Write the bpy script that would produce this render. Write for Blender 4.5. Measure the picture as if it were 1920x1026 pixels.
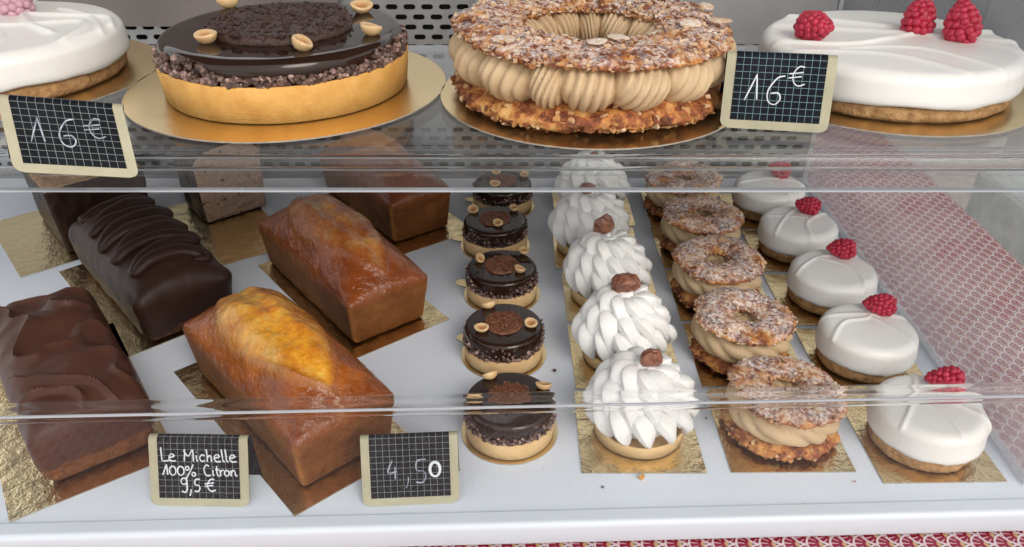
import bpy, bmesh, math, random
from mathutils import Vector, Matrix, noise
PI = math.pi
rad = math.radians
sc = bpy.context.scene
for o in list(bpy.data.objects): bpy.data.objects.remove(o)

# ------------------------------------------------------------------ camera, light, exposure
CAMH, PITCH, FPX = .47, rad(31.3), 1500.0
cam = bpy.data.objects.new('camera', bpy.data.cameras.new('camera'))
sc.collection.objects.link(cam); sc.camera = cam
cam.location = (0, 0, CAMH); cam.rotation_euler = (PI/2 - PITCH, 0, 0)
cam.data.sensor_width = 36; cam.data.lens = 36*FPX/1920
cam.data.clip_start = .01; cam.data.clip_end = 60
w = bpy.data.worlds.new('World'); sc.world = w; w.use_nodes = True
sky = w.node_tree.nodes.new('ShaderNodeTexSky'); sky.sky_type = 'NISHITA'; sky.sun_disc = False
SUN_EL, SUN_AZ = 40, 152      # azimuth clockwise from +Y
sky.sun_elevation = rad(SUN_EL); sky.sun_rotation = rad(SUN_AZ); sky.air_density = 1.2; sky.dust_density = 3.5; sky.ozone_density = .6
bg = w.node_tree.nodes['Background']; bg.inputs['Strength'].default_value = .15
# high broken overcast: the clear sky mixed with soft white cloud
_n = w.node_tree.nodes; _l = w.node_tree.links
_tc = _n.new('ShaderNodeTexCoord'); _cl = _n.new('ShaderNodeTexNoise'); _cl.inputs['Scale'].default_value = 2.2; _cl.inputs['Detail'].default_value = 5
_l.new(_tc.outputs['Generated'], _cl.inputs['Vector'])
_cr = _n.new('ShaderNodeValToRGB'); _cr.color_ramp.elements[0].position = .35; _cr.color_ramp.elements[1].position = .65
_cr.color_ramp.elements[0].color = (.45, .45, .45, 1); _cr.color_ramp.elements[1].color = (.9, .9, .9, 1); _l.new(_cl.outputs['Fac'], _cr.inputs[0])
_mx = _n.new('ShaderNodeMix'); _mx.data_type = 'RGBA'; _l.new(_cr.outputs[0], _mx.inputs[0]); _l.new(sky.outputs[0], _mx.inputs[6])
_mx.inputs[7].default_value = (6.6, 6.45, 6.2, 1)
_l.new(_mx.outputs[2], bg.inputs[0])
sun = bpy.data.objects.new('sun', bpy.data.lights.new('sun', 'SUN')); sc.collection.objects.link(sun)
sun.data.energy = .7; sun.data.angle = rad(28); sun.data.color = (1, .98, .95)
sd = Vector((math.sin(rad(SUN_AZ))*math.cos(rad(SUN_EL)), math.cos(rad(SUN_AZ))*math.cos(rad(SUN_EL)), math.sin(rad(SUN_EL))))
sun.rotation_euler = sd.to_track_quat('Z', 'Y').to_euler()
sc.view_settings.view_transform = 'Standard'; sc.view_settings.look = 'None'
sc.view_settings.exposure = 0.58; sc.view_settings.gamma = 1
sc.render.resolution_x = 1024; sc.render.resolution_y = 547
sc.render.engine = 'CYCLES'
sc.cycles.max_bounces = 12; sc.cycles.transparent_max_bounces = 24; sc.cycles.transmission_bounces = 10
sc.cycles.caustics_reflective = False; sc.cycles.caustics_refractive = False

cP, sP = math.cos(PITCH), math.sin(PITCH)
def ray(px, py):
    u = (px-960)/FPX; v = (513-py)/FPX
    return Vector((u, cP+v*sP, -sP+v*cP))
def at(px, py, z=0.0):
    d = ray(px, py); t = (z-CAMH)/d.z
    return Vector((d.x*t, d.y*t, z))

# ------------------------------------------------------------------ helpers
def link(o): sc.collection.objects.link(o); return o
def new_obj(name, verts, faces, mats, parent=None, smooth=True, mi=None, attr=None, sharp=None):
    me = bpy.data.meshes.new(name)
    me.from_pydata([tuple(v) for v in verts], [], faces)
    if not isinstance(mats, (list, tuple)): mats = [mats]
    for m in mats: me.materials.append(m)
    if mi: me.polygons.foreach_set('material_index', mi)
    if smooth: me.polygons.foreach_set('use_smooth', [True]*len(me.polygons))
    if attr:
        for k, vals in attr.items():
            a = me.attributes.new(k, 'FLOAT', 'POINT'); a.data.foreach_set('value', vals)
    me.validate(); me.update()
    bm = bmesh.new(); bm.from_mesh(me); bmesh.ops.recalc_face_normals(bm, faces=bm.faces)
    if sharp:
        for e in bm.edges:
            if len(e.link_faces) == 2 and e.calc_face_angle(0) > rad(sharp): e.smooth = False
    bm.to_mesh(me); bm.free()
    o = link(bpy.data.objects.new(name, me))
    if parent: o.parent = parent
    return o
def tag(o, label=None, cat=None, group=None, kind=None):
    if label: o['label'] = label
    if cat: o['category'] = cat
    if group: o['group'] = group
    if kind: o['kind'] = kind
    return o
def empty(name, loc, rz=0, label=None, cat=None, group=None):
    o = link(bpy.data.objects.new(name, None)); o.location = loc; o.rotation_euler = (0, 0, rz)
    o.empty_display_size = .02
    return tag(o, label, cat, group)
class MB:
    def __init__(s): s.v = []; s.f = []; s.a = []; s.m = []
    def add(s, vs, fs, a=0.0, m=0):
        b = len(s.v); s.v += [Vector(v) for v in vs]; s.f += [tuple(i+b for i in f) for f in fs]
        s.a += (a if isinstance(a, list) else [a]*len(vs)); s.m += [m]*len(fs)
    def box(s, x0, x1, y0, y1, z0, z1, a=0.0, m=0):
        s.add([(x0,y0,z0),(x1,y0,z0),(x1,y1,z0),(x0,y1,z0),(x0,y0,z1),(x1,y0,z1),(x1,y1,z1),(x0,y1,z1)],
              [(3,2,1,0),(4,5,6,7),(0,1,5,4),(1,2,6,5),(2,3,7,6),(3,0,4,7)], a, m)
    def build(s, name, mats, parent=None, smooth=True, sharp=None):
        return new_obj(name, s.v, s.f, mats, parent, smooth, s.m, {'tone': s.a}, sharp)
def gridfaces(nu, nv, cu, cv, base=0):
    fs = []
    for i in range(nu if cu else nu-1):
        for j in range(nv if cv else nv-1):
            a = i*nv+j; b = ((i+1) % nu)*nv+j; c = ((i+1) % nu)*nv+(j+1) % nv; d = i*nv+(j+1) % nv
            fs.append((base+a, base+b, base+c, base+d))
    return fs
def N3(p, s, seed=0): return noise.noise(Vector(p)*s + Vector((seed*7.13, seed*3.7, seed*1.9)))
def FB(p, s, seed=0, oc=4): return noise.fractal(Vector(p)*s + Vector((seed*7.13, seed*3.7, seed*1.9)), 1.0, 2.1, oc)
def sm(a, b, x):
    t = max(0, min(1, (x-a)/(b-a))); return t*t*(3-2*t)
def lathe(prof, n, disp=None, close_end=True):
    """prof: list of (r,z) from centre/bottom to centre/top; returns verts, faces"""
    vs = []; m = len(prof)
    for i in range(n):
        t = 2*PI*i/n
        for j, (r, z) in enumerate(prof):
            p = Vector((r*math.cos(t), r*math.sin(t), z))
            if disp: p = disp(p, t, j)
            vs.append(p)
    return vs, gridfaces(n, m, True, False)
def tube(mb, pts, rfn, n=8, a=0.0, flat=1.0, up=None, m=0):
    vs = []; L = len(pts); base = []
    prevn = None
    for k, p in enumerate(pts):
        q0 = pts[max(0, k-1)]; q1 = pts[min(L-1, k+1)]
        t = (Vector(q1)-Vector(q0)).normalized()
        ref = up if up else Vector((0, 0, 1))
        if abs(t.dot(ref)) > .97: ref = Vector((1, 0, 0))
        s = t.cross(ref).normalized(); u = s.cross(t)
        r = rfn(k/(L-1))
        for j in range(n):
            g = 2*PI*j/n
            vs.append(Vector(p)+s*math.cos(g)*r+u*math.sin(g)*r*flat)
    fs = gridfaces(L, n, False, True)
    fs += [tuple(range(n-1, -1, -1)), tuple(range((L-1)*n, L*n))]
    mb.add(vs, fs, a, m)
ICO = None
def ico():
    global ICO
    if ICO is None:
        bm = bmesh.new(); bmesh.ops.create_icosphere(bm, subdivisions=1, radius=1)
        v1 = [v.co.copy() for v in bm.verts]; f1 = [tuple(v.index for v in f.verts) for f in bm.faces]; bm.free()
        bm = bmesh.new(); bmesh.ops.create_icosphere(bm, subdivisions=2, radius=1)
        v2 = [v.co.copy() for v in bm.verts]; f2 = [tuple(v.index for v in f.verts) for f in bm.faces]; bm.free()
        ICO = (v1, f1, v2, f2)
    return ICO
def blob(mb, p, size, rnd, jit=.3, fine=False, a=0.0, rot=None, m=0):
    v1, f1, v2, f2 = ico()
    vs, fs = (v2, f2) if fine else (v1, f1)
    sx, sy, sz = size if isinstance(size, (tuple, list)) else (size,)*3
    R_ = rot or Matrix.Rotation(rnd.uniform(0, 6.28), 3, 'Z') @ Matrix.Rotation(rnd.uniform(0, 6.28), 3, 'X')
    mb.add([Vector(p) + R_ @ Vector((v.x*sx, v.y*sy, v.z*sz))*(1+rnd.uniform(-jit, jit)) for v in vs], fs, a, m)
def chunk(mb, p, s, rnd, a=0.0):
    """angular broken crumb: jittered box"""
    R_ = Matrix.Rotation(rnd.uniform(0, 6.28), 3, 'Z') @ Matrix.Rotation(rnd.uniform(0, 6.28), 3, 'X')
    d = (rnd.uniform(.6, 1.3)*s, rnd.uniform(.5, 1)*s, rnd.uniform(.35, .8)*s)
    vs = [Vector(p)+R_ @ Vector((x*d[0]*rnd.uniform(.55, 1.1), y*d[1]*rnd.uniform(.55, 1.1), z*d[2]*rnd.uniform(.6, 1.1)))
          for x, y, z in ((-1,-1,-1),(1,-1,-1),(1,1,-1),(-1,1,-1),(-1,-1,1),(1,-1,1),(1,1,1),(-1,1,1))]
    mb.add(vs, [(3,2,1,0),(4,5,6,7),(0,1,5,4),(1,2,6,5),(2,3,7,6),(3,0,4,7)], a)

# ------------------------------------------------------------------ materials
class NT:
    def __init__(s, name):
        s.m = bpy.data.materials.new(name); s.m.use_nodes = True
        s.n = s.m.node_tree.nodes; s.l = s.m.node_tree.links; s.b = s.n['Principled BSDF']
        s.out = s.n['Material Output']
    def lk(s, a, b): s.l.new(a, b)
    def mth(s, op, a, b=None, c=None, clamp=False):
        n = s.n.new('ShaderNodeMath'); n.operation = op; n.use_clamp = clamp
        for i, x in enumerate((a, b, c)):
            if x is None: continue
            if isinstance(x, (int, float)): n.inputs[i].default_value = x
            else: s.lk(x, n.inputs[i])
        return n.outputs[0]
    def coord(s, kind='Object', offset=True):
        tc = s.n.new('ShaderNodeTexCoord'); o = tc.outputs[kind]
        if offset:
            oi = s.n.new('ShaderNodeObjectInfo')
            k = s.mth('MULTIPLY', oi.outputs['Random'], 3.0)
            c = s.n.new('ShaderNodeCombineXYZ')
            for i in range(3): s.lk(k, c.inputs[i])
            v = s.n.new('ShaderNodeVectorMath'); v.operation = 'ADD'
            s.lk(o, v.inputs[0]); s.lk(c.outputs[0], v.inputs[1]); o = v.outputs[0]
        return o
    def noise(s, co, scale, detail=5, rough=.6):
        n = s.n.new('ShaderNodeTexNoise'); n.inputs['Scale'].default_value = scale
        n.inputs['Detail'].default_value = detail; n.inputs['Roughness'].default_value = rough
        s.lk(co, n.inputs['Vector']); return n.outputs['Fac']
    def voro(s, co, scale, feat='F1'):
        n = s.n.new('ShaderNodeTexVoronoi'); n.inputs['Scale'].default_value = scale; n.feature = feat
        s.lk(co, n.inputs['Vector']); return n.outputs['Distance']
    def ramp(s, fac, stops):
        n = s.n.new('ShaderNodeValToRGB'); e = n.color_ramp.elements
        while len(e) < len(stops): e.new(.5)
        for i, (p, c) in enumerate(stops):
            e[i].position = p; e[i].color = (*c, 1) if len(c) == 3 else c
        s.lk(fac, n.inputs[0]); return n.outputs[0]
    def mix(s, f, a, b):
        n = s.n.new('ShaderNodeMix'); n.data_type = 'RGBA'
        if isinstance(f, (int, float)): n.inputs[0].default_value = f
        else: s.lk(f, n.inputs[0])
        for i, x in ((6, a), (7, b)):
            if isinstance(x, tuple): n.inputs[i].default_value = (*x, 1)
            else: s.lk(x, n.inputs[i])
        return n.outputs[2]
    def sep(s, co):
        n = s.n.new('ShaderNodeSeparateXYZ'); s.lk(co, n.inputs[0]); return n.outputs
    def attr(s, name):
        n = s.n.new('ShaderNodeAttribute'); n.attribute_name = name; return n.outputs['Fac']
    def bump(s, h, dist, strength=1.0):
        n = s.n.new('ShaderNodeBump'); n.inputs['Distance'].default_value = dist; n.inputs['Strength'].default_value = strength
        s.lk(h, n.inputs['Height']); s.lk(n.outputs[0], s.b.inputs['Normal'])
        return n.outputs[0]
    def set(s, **k):
        names = {'base': 'Base Color', 'rough': 'Roughness', 'metal': 'Metallic', 'sss': 'Subsurface Weight', 'coat': 'Coat Weight',
                 'coatr': 'Coat Roughness', 'spec': 'Specular IOR Level', 'ior': 'IOR', 'trans': 'Transmission Weight', 'alpha': 'Alpha'}
        for a, v in k.items():
            i = s.b.inputs[names[a]]
            if isinstance(v, tuple): i.default_value = (*v, 1)
            elif isinstance(v, (int, float)): i.default_value = v
            else: s.lk(v, i)
        return s
def food(name, c1, c2, scale, rough, bump=0, bscale=None, coat=0, coatr=.05, sss=0, spec=.5, sr=.005, detail=5, lo=.35, hi=.65):
    t = NT(name); co = t.coord()
    t.set(base=t.ramp(t.noise(co, scale, detail), [(lo, c1), (hi, c2)]), rough=rough, coat=coat, coatr=coatr, sss=sss, spec=spec)
    if sss: t.b.inputs['Subsurface Radius'].default_value = (1, .6, .4); t.b.inputs['Subsurface Scale'].default_value = sr
    if bump: t.bump(t.noise(co, bscale or scale*3, 6), bump)
    return t.m
M = {}
M['crust'] = food('tart_crust', (.66, .33, .075), (.78, .43, .12), 60, .75, .0006, 500, sss=.1)
M['crust_pale'] = food('tart_crust_pale', (.66, .43, .20), (.76, .53, .27), 60, .75, .0006, 500, sss=.1)
M['glaze'] = food('chocolate_glaze', (.020, .009, .006), (.027, .012, .008), 20, .06, spec=.42)
def nib_mat():
    t = NT('cocoa_nibs'); t.set(base=t.ramp(t.attr('tone'), [(0, (.05, .028, .025)), (.55, (.12, .065, .05)), (1, (.42, .28, .24))]), rough=.45)
    return t.m
M['nibs'] = nib_mat()
M['crisp_dark'] = food('cocoa_crisp', (.02, .009, .007), (.08, .035, .025), 260, .45, .0015, 400)
M['crisp_brown'] = food('praline_crisp', (.10, .033, .014), (.24, .09, .04), 300, .4, .0012, 500)
def nut_mat():
    t = NT('hazelnut'); co = t.coord()
    c = t.mix(t.attr('tone'), t.ramp(t.noise(co, 150), [(.3, (.66, .42, .20)), (.7, (.80, .60, .33))]), (.42, .17, .055))
    t.set(base=c, rough=.4, sss=.1); t.b.inputs['Subsurface Scale'].default_value = .003
    t.bump(t.noise(co, 300), .0003); return t.m
M['nut'] = nut_mat()
M['mousse'] = food('white_glaze', (.82, .81, .78), (.85, .84, .81), 25, .36, .0004, 60, sss=.25, sr=.006, coat=.15, coatr=.25)
def cream_mat():
    t = NT('piped_cream'); co = t.coord()
    c = t.ramp(t.noise(co, 900, 1, .5), [(.215, (.25, .19, .14)), (.25, (.87, .865, .85))])
    t.set(base=c, rough=.45, sss=.2); t.b.inputs['Subsurface Scale'].default_value = .003; t.b.inputs['Subsurface Radius'].default_value = (1, .7, .5)
    t.bump(t.noise(co, 220, 4), .0003); return t.m
M['cream'] = cream_mat()
M['biscuit'] = food('biscuit_base', (.36, .18, .065), (.58, .34, .15), 160, .85, .0022, 230)
M['chestnut'] = food('candied_chestnut', (.13, .035, .018), (.33, .13, .07), 130, .35, .001, 300, coat=.4, coatr=.15)
def rasp_mat():
    t = NT('raspberry'); co = t.coord()
    t.set(base=t.ramp(t.noise(co, 160), [(.3, (.34, .008, .03)), (.7, (.56, .03, .075))]), rough=.38, sss=.25, spec=.5)
    t.b.inputs['Subsurface Radius'].default_value = (1, .2, .2); t.b.inputs['Subsurface Scale'].default_value = .002
    t.bump(t.noise(co, 600), .0003); return t.m
M['rasp'] = rasp_mat()
M['rasp_hazed'] = food('haze_tinted_raspberry', (.50, .27, .33), (.60, .36, .43), 100, .5)  # raspberry with the glass reflection's pale wash painted into its colour
M['praline_cream'] = food('praline_cream', (.55, .39, .225), (.61, .45, .27), 60, .55, .0003, 300, sss=.15, sr=.004)
def choux_mat(sugar, name):
    t = NT(name); co = t.coord(); tone = t.attr('tone')
    dough = t.ramp(t.noise(co, 70, 6, .7), [(.38, (.10, .025, .010)), (.47, (.30, .085, .025)), (.56, (.58, .25, .065)), (.68, (.72, .45, .17))])
    chips = t.ramp(tone, [(0, (.11, .03, .016)), (.45, (.30, .10, .035)), (.75, (.58, .30, .11)), (1, (.74, .55, .34))])
    isn = t.mth('GREATER_THAN', tone, .01)
    c = t.mix(isn, dough, chips)
    if sugar:
        g = t.n.new('ShaderNodeNewGeometry'); nz = t.sep(g.outputs['Normal'])[2]
        a = t.mth('MULTIPLY', t.mth('SUBTRACT', nz, .35), 1.8, clamp=True)
        b = t.ramp(t.noise(co, 38, 5, .65), [(.37, (0, 0, 0)), (.51, (1, 1, 1))])
        d = t.ramp(t.noise(co, 280, 4, .8), [(.42, (0, 0, 0)), (.60, (1, 1, 1))])
        f = t.mth('MULTIPLY', t.mth('MULTIPLY', a, b), t.mth('ADD', t.mth('MULTIPLY', d, .75), .12))
        c = t.mix(t.mth('MULTIPLY', f, sugar), c, (.92, .88, .86))
    t.set(base=c, rough=.6); t.bump(t.noise(co, 320, 6, .7), .0012); return t.m
M['choux_top'] = choux_mat(.95, 'sugared_choux'); M['choux_low'] = choux_mat(0, 'almond_choux')

def loaf_mat(name, skin, glow, sidec, coat, edge=(.2, .06, .015)):
    """baked loaf: 'tone' = 1 on the split crown, 'side' = 1 on the un-glazed sides"""
    t = NT(name); co = t.coord()
    n1 = t.noise(co, 28, 6, .65)
    skinc = t.ramp(n1, [(.35, skin[0]), (.65, skin[1])])
    glowc = t.ramp(t.noise(co, 36, 6, .7), [(.33, glow[0]), (.5, glow[1]), (.68, glow[2])])
    c = t.mix(t.attr('tone'), skinc, glowc)
    sc_ = t.ramp(t.noise(co, 22, 5, .6), [(.3, sidec[0]), (.7, sidec[1])])
    sd_ = t.attr('side')
    c = t.mix(sd_, c, sc_)
    c = t.mix(t.attr('pale'), c, (.40, .18, .05))
    ed = t.attr('edge'); c = t.mix(ed, c, edge)
    t.set(base=c, rough=.5, coat=t.mth('MULTIPLY', t.mth('SUBTRACT', 1.0, sd_), coat*.95), coatr=.035)
    pl = t.attr('pale'); h = t.mth('ADD', t.noise(co, 75, 6, .6), t.mth('MULTIPLY', t.noise(co, 260, 3), .22))
    nb = t.bump(h, .0036)
    b2 = t.n.new('ShaderNodeBump'); b2.inputs['Distance'].default_value = .0034; t.lk(t.noise(co, 85, 4, .6), b2.inputs['Height'])
    t.lk(b2.outputs[0], t.b.inputs['Coat Normal']); t.b.inputs['Specular IOR Level'].default_value = .12
    return t.m
M['loaf_gold'] = loaf_mat('golden_loaf', ((.20, .042, .004), (.40, .108, .009)), ((.56, .16, .008), (.80, .36, .028), (.88, .60, .14)), ((.14, .046, .012), (.29, .115, .034)), 1)
M['loaf_brown'] = loaf_mat('brown_loaf', ((.15, .029, .003), (.29, .068, .009)), ((.24, .055, .009), (.40, .13, .024), (.55, .29, .09)), ((.13, .042, .012), (.24, .09, .027)), 1)
M['loaf_red'] = loaf_mat('reddish_loaf', ((.13, .025, .005), (.20, .048, .010)), ((.20, .05, .015), (.27, .085, .025), (.36, .15, .05)), ((.10, .032, .010), (.17, .06, .018)), .8)
def choc_mat(name, c1, c2, cake1, cake2, rough):
    t = NT(name); co = t.coord()
    c = t.ramp(t.noise(co, 16, 4, .5), [(.3, c1), (.7, c2)])
    k = t.ramp(t.noise(co, 120, 6, .7), [(.35, cake1), (.65, cake2)])
    s = t.attr('side')
    t.set(base=t.mix(s, c, k), rough=t.mth('ADD', t.mth('MULTIPLY', s, .3), rough), spec=.18)
    hol = t.ramp(t.noise(co, 220, 5, .7), [(.3, (0, 0, 0)), (.5, (1, 1, 1))])
    t.bump(t.mth('ADD', t.mth('MULTIPLY', t.mth('MULTIPLY', hol, s), .8), t.mth('MULTIPLY', t.noise(co, 60, 3), .25)), .0012)
    return t.m
M['choc_dark'] = choc_mat('dark_couverture', (.022, .0105, .008), (.034, .016, .0115), (.07, .03, .015), (.12, .055, .027), .42)
M['choc_milk'] = choc_mat('milk_couverture', (.062, .024, .015), (.092, .038, .025), (.15, .055, .022), (.24, .095, .04), .38)
def crumb_mat(name, c1, c2, hole):
    t = NT(name); co = t.coord()
    c = t.ramp(t.noise(co, 200, 6, .75), [(.35, c1), (.65, c2)])
    v = t.ramp(t.noise(co, 130, 2, .5), [(.30, (1, 1, 1)), (.36, (0, 0, 0))])
    t.set(base=t.mix(v, c, hole), rough=.9)
    t.bump(t.noise(co, 170, 5, .7), .003); return t.m
M['crumb'] = crumb_mat('cake_crumb', (.32, .20, .135), (.46, .32, .22), (.05, .022, .012))
M['crumb_tan'] = crumb_mat('pale_cake_crumb', (.38, .22, .12), (.52, .33, .19), (.2, .09, .04))
def gold_mat(name, base, rough, bumpd, sc_=60):
    t = NT(name); co = t.coord()
    n = t.noise(co, 9, 3)
    t.set(base=base, metal=1.0, rough=t.mth('ADD', t.mth('MULTIPLY', n, .12), rough-.06))
    t.bump(t.mth('ADD', t.noise(co, sc_, 4), t.mth('MULTIPLY', t.noise(co, 500, 2), .12)), bumpd)
    return t.m
M['gold'] = gold_mat('gold_foil', (.98, .79, .46), .22, .0022)
M['gold_flat'] = gold_mat('smooth_gold_foil', (.98, .76, .42), .30, .0003, 30)
M['card_edge'] = food('card_edge', (.30, .28, .24), (.42, .39, .33), 200, .8)
def plain(name, base, rough=.5, metal=0, **k):
    t = NT(name); t.set(base=base, rough=rough, metal=metal, **k); return t.m
def board_mat(name, c1, c2):
    t = NT(name); co = t.coord('Object', False)
    c = t.ramp(t.noise(co, 5, 4), [(.3, c1), (.7, c2)])
    d = t.ramp(t.noise(co, 420, 2, .5), [(.235, (.45, .42, .42)), (.265, (1, 1, 1))])
    n = t.n.new('ShaderNodeMix'); n.data_type = 'RGBA'; n.blend_type = 'MULTIPLY'; n.inputs[0].default_value = .6
    t.lk(c, n.inputs[6]); t.lk(d, n.inputs[7])
    t.set(base=n.outputs[2], rough=t.mth('ADD', t.mth('MULTIPLY', t.noise(co, 30, 4), .2), .22), spec=.45, sss=.1)
    t.b.inputs['Subsurface Scale'].default_value = .01
    t.bump(t.noise(co, 90, 3), .0002); return t.m
M['board'] = board_mat('white_plastic', (.64, .69, .77), (.67, .72, .80))
M['rim'] = board_mat('white_rim_plastic', (.60, .66, .73), (.63, .69, .75))
def pane_mat(name, tint, dust, dust_scale=300, f0=.03, rough=.0, dlow=0.0):
    t = NT(name); n = t.n; co = t.coord('Object', False)
    t.n.remove(t.b)
    tr = n.new('ShaderNodeBsdfTransparent'); tr.inputs[0].default_value = (*tint, 1)
    gl = n.new('ShaderNodeBsdfGlossy'); gl.inputs['Roughness'].default_value = rough; gl.inputs[0].default_value = (1, 1, 1, 1)
    ge = n.new('ShaderNodeNewGeometry'); vm = n.new('ShaderNodeVectorMath'); vm.operation = 'DOT_PRODUCT'
    t.lk(ge.outputs['Incoming'], vm.inputs[0]); t.lk(ge.outputs['Normal'], vm.inputs[1])
    cs = t.mth('ABSOLUTE', vm.outputs['Value'])
    fr = t.mth('ADD', t.mth('MULTIPLY', t.mth('POWER', t.mth('SUBTRACT', 1.0, cs, clamp=True), 5.0), .97), f0)
    m1 = n.new('ShaderNodeMixShader'); t.lk(fr, m1.inputs[0]); t.lk(tr.outputs[0], m1.inputs[1]); t.lk(gl.outputs[0], m1.inputs[2])
    df = n.new('ShaderNodeBsdfDiffuse'); df.inputs[0].default_value = (.85, .85, .88, 1)
    f = t.mth('ADD', t.mth('MULTIPLY', t.noise(co, 8, 5), dust), 0.0)
    sp = t.ramp(t.noise(co, dust_scale, 2, .5), [(.70, (0, 0, 0)), (.78, (1, 1, 1))])
    f = t.mth('ADD', f, t.mth('MULTIPLY', sp, min(.5, dust*4)))
    if dlow:   # grime gathered along the foot of the pane
        z = t.sep(co)[2]
        f = t.mth('ADD', f, t.mth('MULTIPLY', t.mth('SUBTRACT', 1.0, t.mth('DIVIDE', z, .10), clamp=True), t.mth('MULTIPLY', t.noise(co, 60, 4), dlow)))
    m2 = n.new('ShaderNodeMixShader'); t.lk(f, m2.inputs[0]); t.lk(m1.outputs[0], m2.inputs[1]); t.lk(df.outputs[0], m2.inputs[2])
    t.lk(m2.outputs[0], t.out.inputs[0]); return t.m
M['pane'] = pane_mat('clear_acrylic', (.985, .99, .99), .012, f0=.016)
M['pane_bend'] = pane_mat('bend_acrylic', (.96, .97, .98), .012, f0=.025, rough=.03)
M['pane_shelf'] = pane_mat('shelf_acrylic', (.96, .975, .98), .035)
M['pane_side'] = pane_mat('dusty_acrylic', (.97, .98, .985), .32, 500, dlow=.5)
def glass_mat():
    t = NT('bent_acrylic'); t.set(base=(.98, .99, .99), rough=0.0, trans=1.0, ior=1.2); return t.m
M['glass'] = glass_mat()
M['edge'] = plain('acrylic_edge', (.42, .45, .49), .25)
M['steel'] = food('brushed_steel', (.30, .31, .32), (.38, .39, .40), 12, .38)
for nd in M['steel'].node_tree.nodes:
    if nd.type == 'BSDF_PRINCIPLED': nd.inputs['Metallic'].default_value = .85
M['door'] = food('brown_grey_panel', (.15, .13, .125), (.21, .185, .18), 6, .3)
M['darkwall'] = food('dark_teal_paint', (.012, .022, .026), (.025, .038, .042), 4, .4)
M['sky_blocker'] = plain('sky_blocker_grey', (.16, .155, .15), .9)
M['void'] = plain('dark_void', (.01, .01, .011), .8)
M['frame'] = food('cream_frame', (.37, .35, .235), (.43, .40, .28), 60, .5)
M['slate'] = food('slate_face', (.005, .007, .010), (.012, .015, .020), 30, .5, spec=.08)
M['chalk'] = plain('chalk_ink', (.72, .76, .82), .7)
M['chalk_faint'] = food('worn_chalk_ink', (.16, .19, .25), (.55, .60, .70), 180, .7)
M['gridline'] = plain('grid_line', (.24, .27, .27), .6)
M['gridline_blue'] = plain('blue_grid_line', (.20, .33, .38), .6)
M['concrete'] = food('paving', (.30, .26, .235), (.42, .38, .35), 30, .9, .003, 200)
M['stone'] = food('grey_stone', (.30, .33, .31), (.40, .43, .41), 20, .9, .003, 100)

def cloth_mat():
    t = NT('fan_pattern_cloth'); co = t.coord('Object', False); s_ = t.sep(co)
    W = .0180; HH = .50; RR = .535
    a = t.mth('DIVIDE', s_[1], W); b = t.mth('DIVIDE', s_[0], -W)
    j0 = t.mth('CEIL', t.mth('DIVIDE', t.mth('SUBTRACT', b, RR), HH))
    col = None; PALE = (.62, .53, .55); BLK = (.012, .01, .012); RED = (.23, .008, .03); TAN = (.48, .30, .16)
    for k in (3, 2, 1, 0):
        j = t.mth('ADD', j0, float(k))
        db = t.mth('SUBTRACT', b, t.mth('MULTIPLY', j, HH))
        par = t.mth('MULTIPLY', t.mth('FLOORED_MODULO', j, 2.0), .5)
        da = t.mth('SUBTRACT', t.mth('FRACT', t.mth('ADD', t.mth('ADD', a, par), .5)), .5)
        d = t.mth('SQRT', t.mth('ADD', t.mth('MULTIPLY', da, da), t.mth('MULTIPLY', db, db)))
        # fan radiates from a pivot a little behind the centre
        db2 = t.mth('ADD', db, .20)
        ang = t.mth('ARCTAN2', da, db2)
        d2 = t.mth('SQRT', t.mth('ADD', t.mth('MULTIPLY', da, da), t.mth('MULTIPLY', db2, db2)))
        rayv = t.mth('COMPRESS', 0) if False else t.mth('GREATER_THAN', t.mth('SINE', t.mth('MULTIPLY', ang, 15.0)), .72)
        rayv = t.mth('MULTIPLY', rayv, t.mth('GREATER_THAN', d2, .34))
        c = t.mix(rayv, RED, (.55, .36, .38))
        c = t.mix(t.mth('LESS_THAN', d2, .20), c, TAN)
        c = t.mix(t.mth('GREATER_THAN', t.mth('ABSOLUTE', ang), 1.25), c, BLK)
        c = t.mix(t.mth('GREATER_THAN', d, RR-.085), c, PALE)
        ins = t.mth('LESS_THAN', d, RR)
        col = c if col is None else t.mix(ins, col, c)
    t.set(base=col, rough=.42, spec=.5)
    t.bump(t.noise(co, 12, 3), .004)
    return t.m
M['cloth'] = cloth_mat()

# ------------------------------------------------------------------ the setting
mb = MB(); mb.add([(-6, -4, -.95), (8, -4, -.95), (8, 10, -.95), (-6, 10, -.95)], [(0, 1, 2, 3)])
tag(mb.build('pavement', M['concrete'], smooth=False), kind='structure')
mb = MB()   # stone block standing on the paving behind the stall
p = at(1838, 318, -.6); q = at(1925, 420, -.6)
mb.box(p.x, p.x+1.6, q.y-.7, p.y+.03, -.95, -.6)
o = mb.build('stone_block', M['stone'], smooth=False)
bv = o.modifiers.new('b', 'BEVEL'); bv.width = .03; bv.segments = 3
tag(o, 'grey stone block on the pavement beyond the red cloth at the right', 'stone block')

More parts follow.
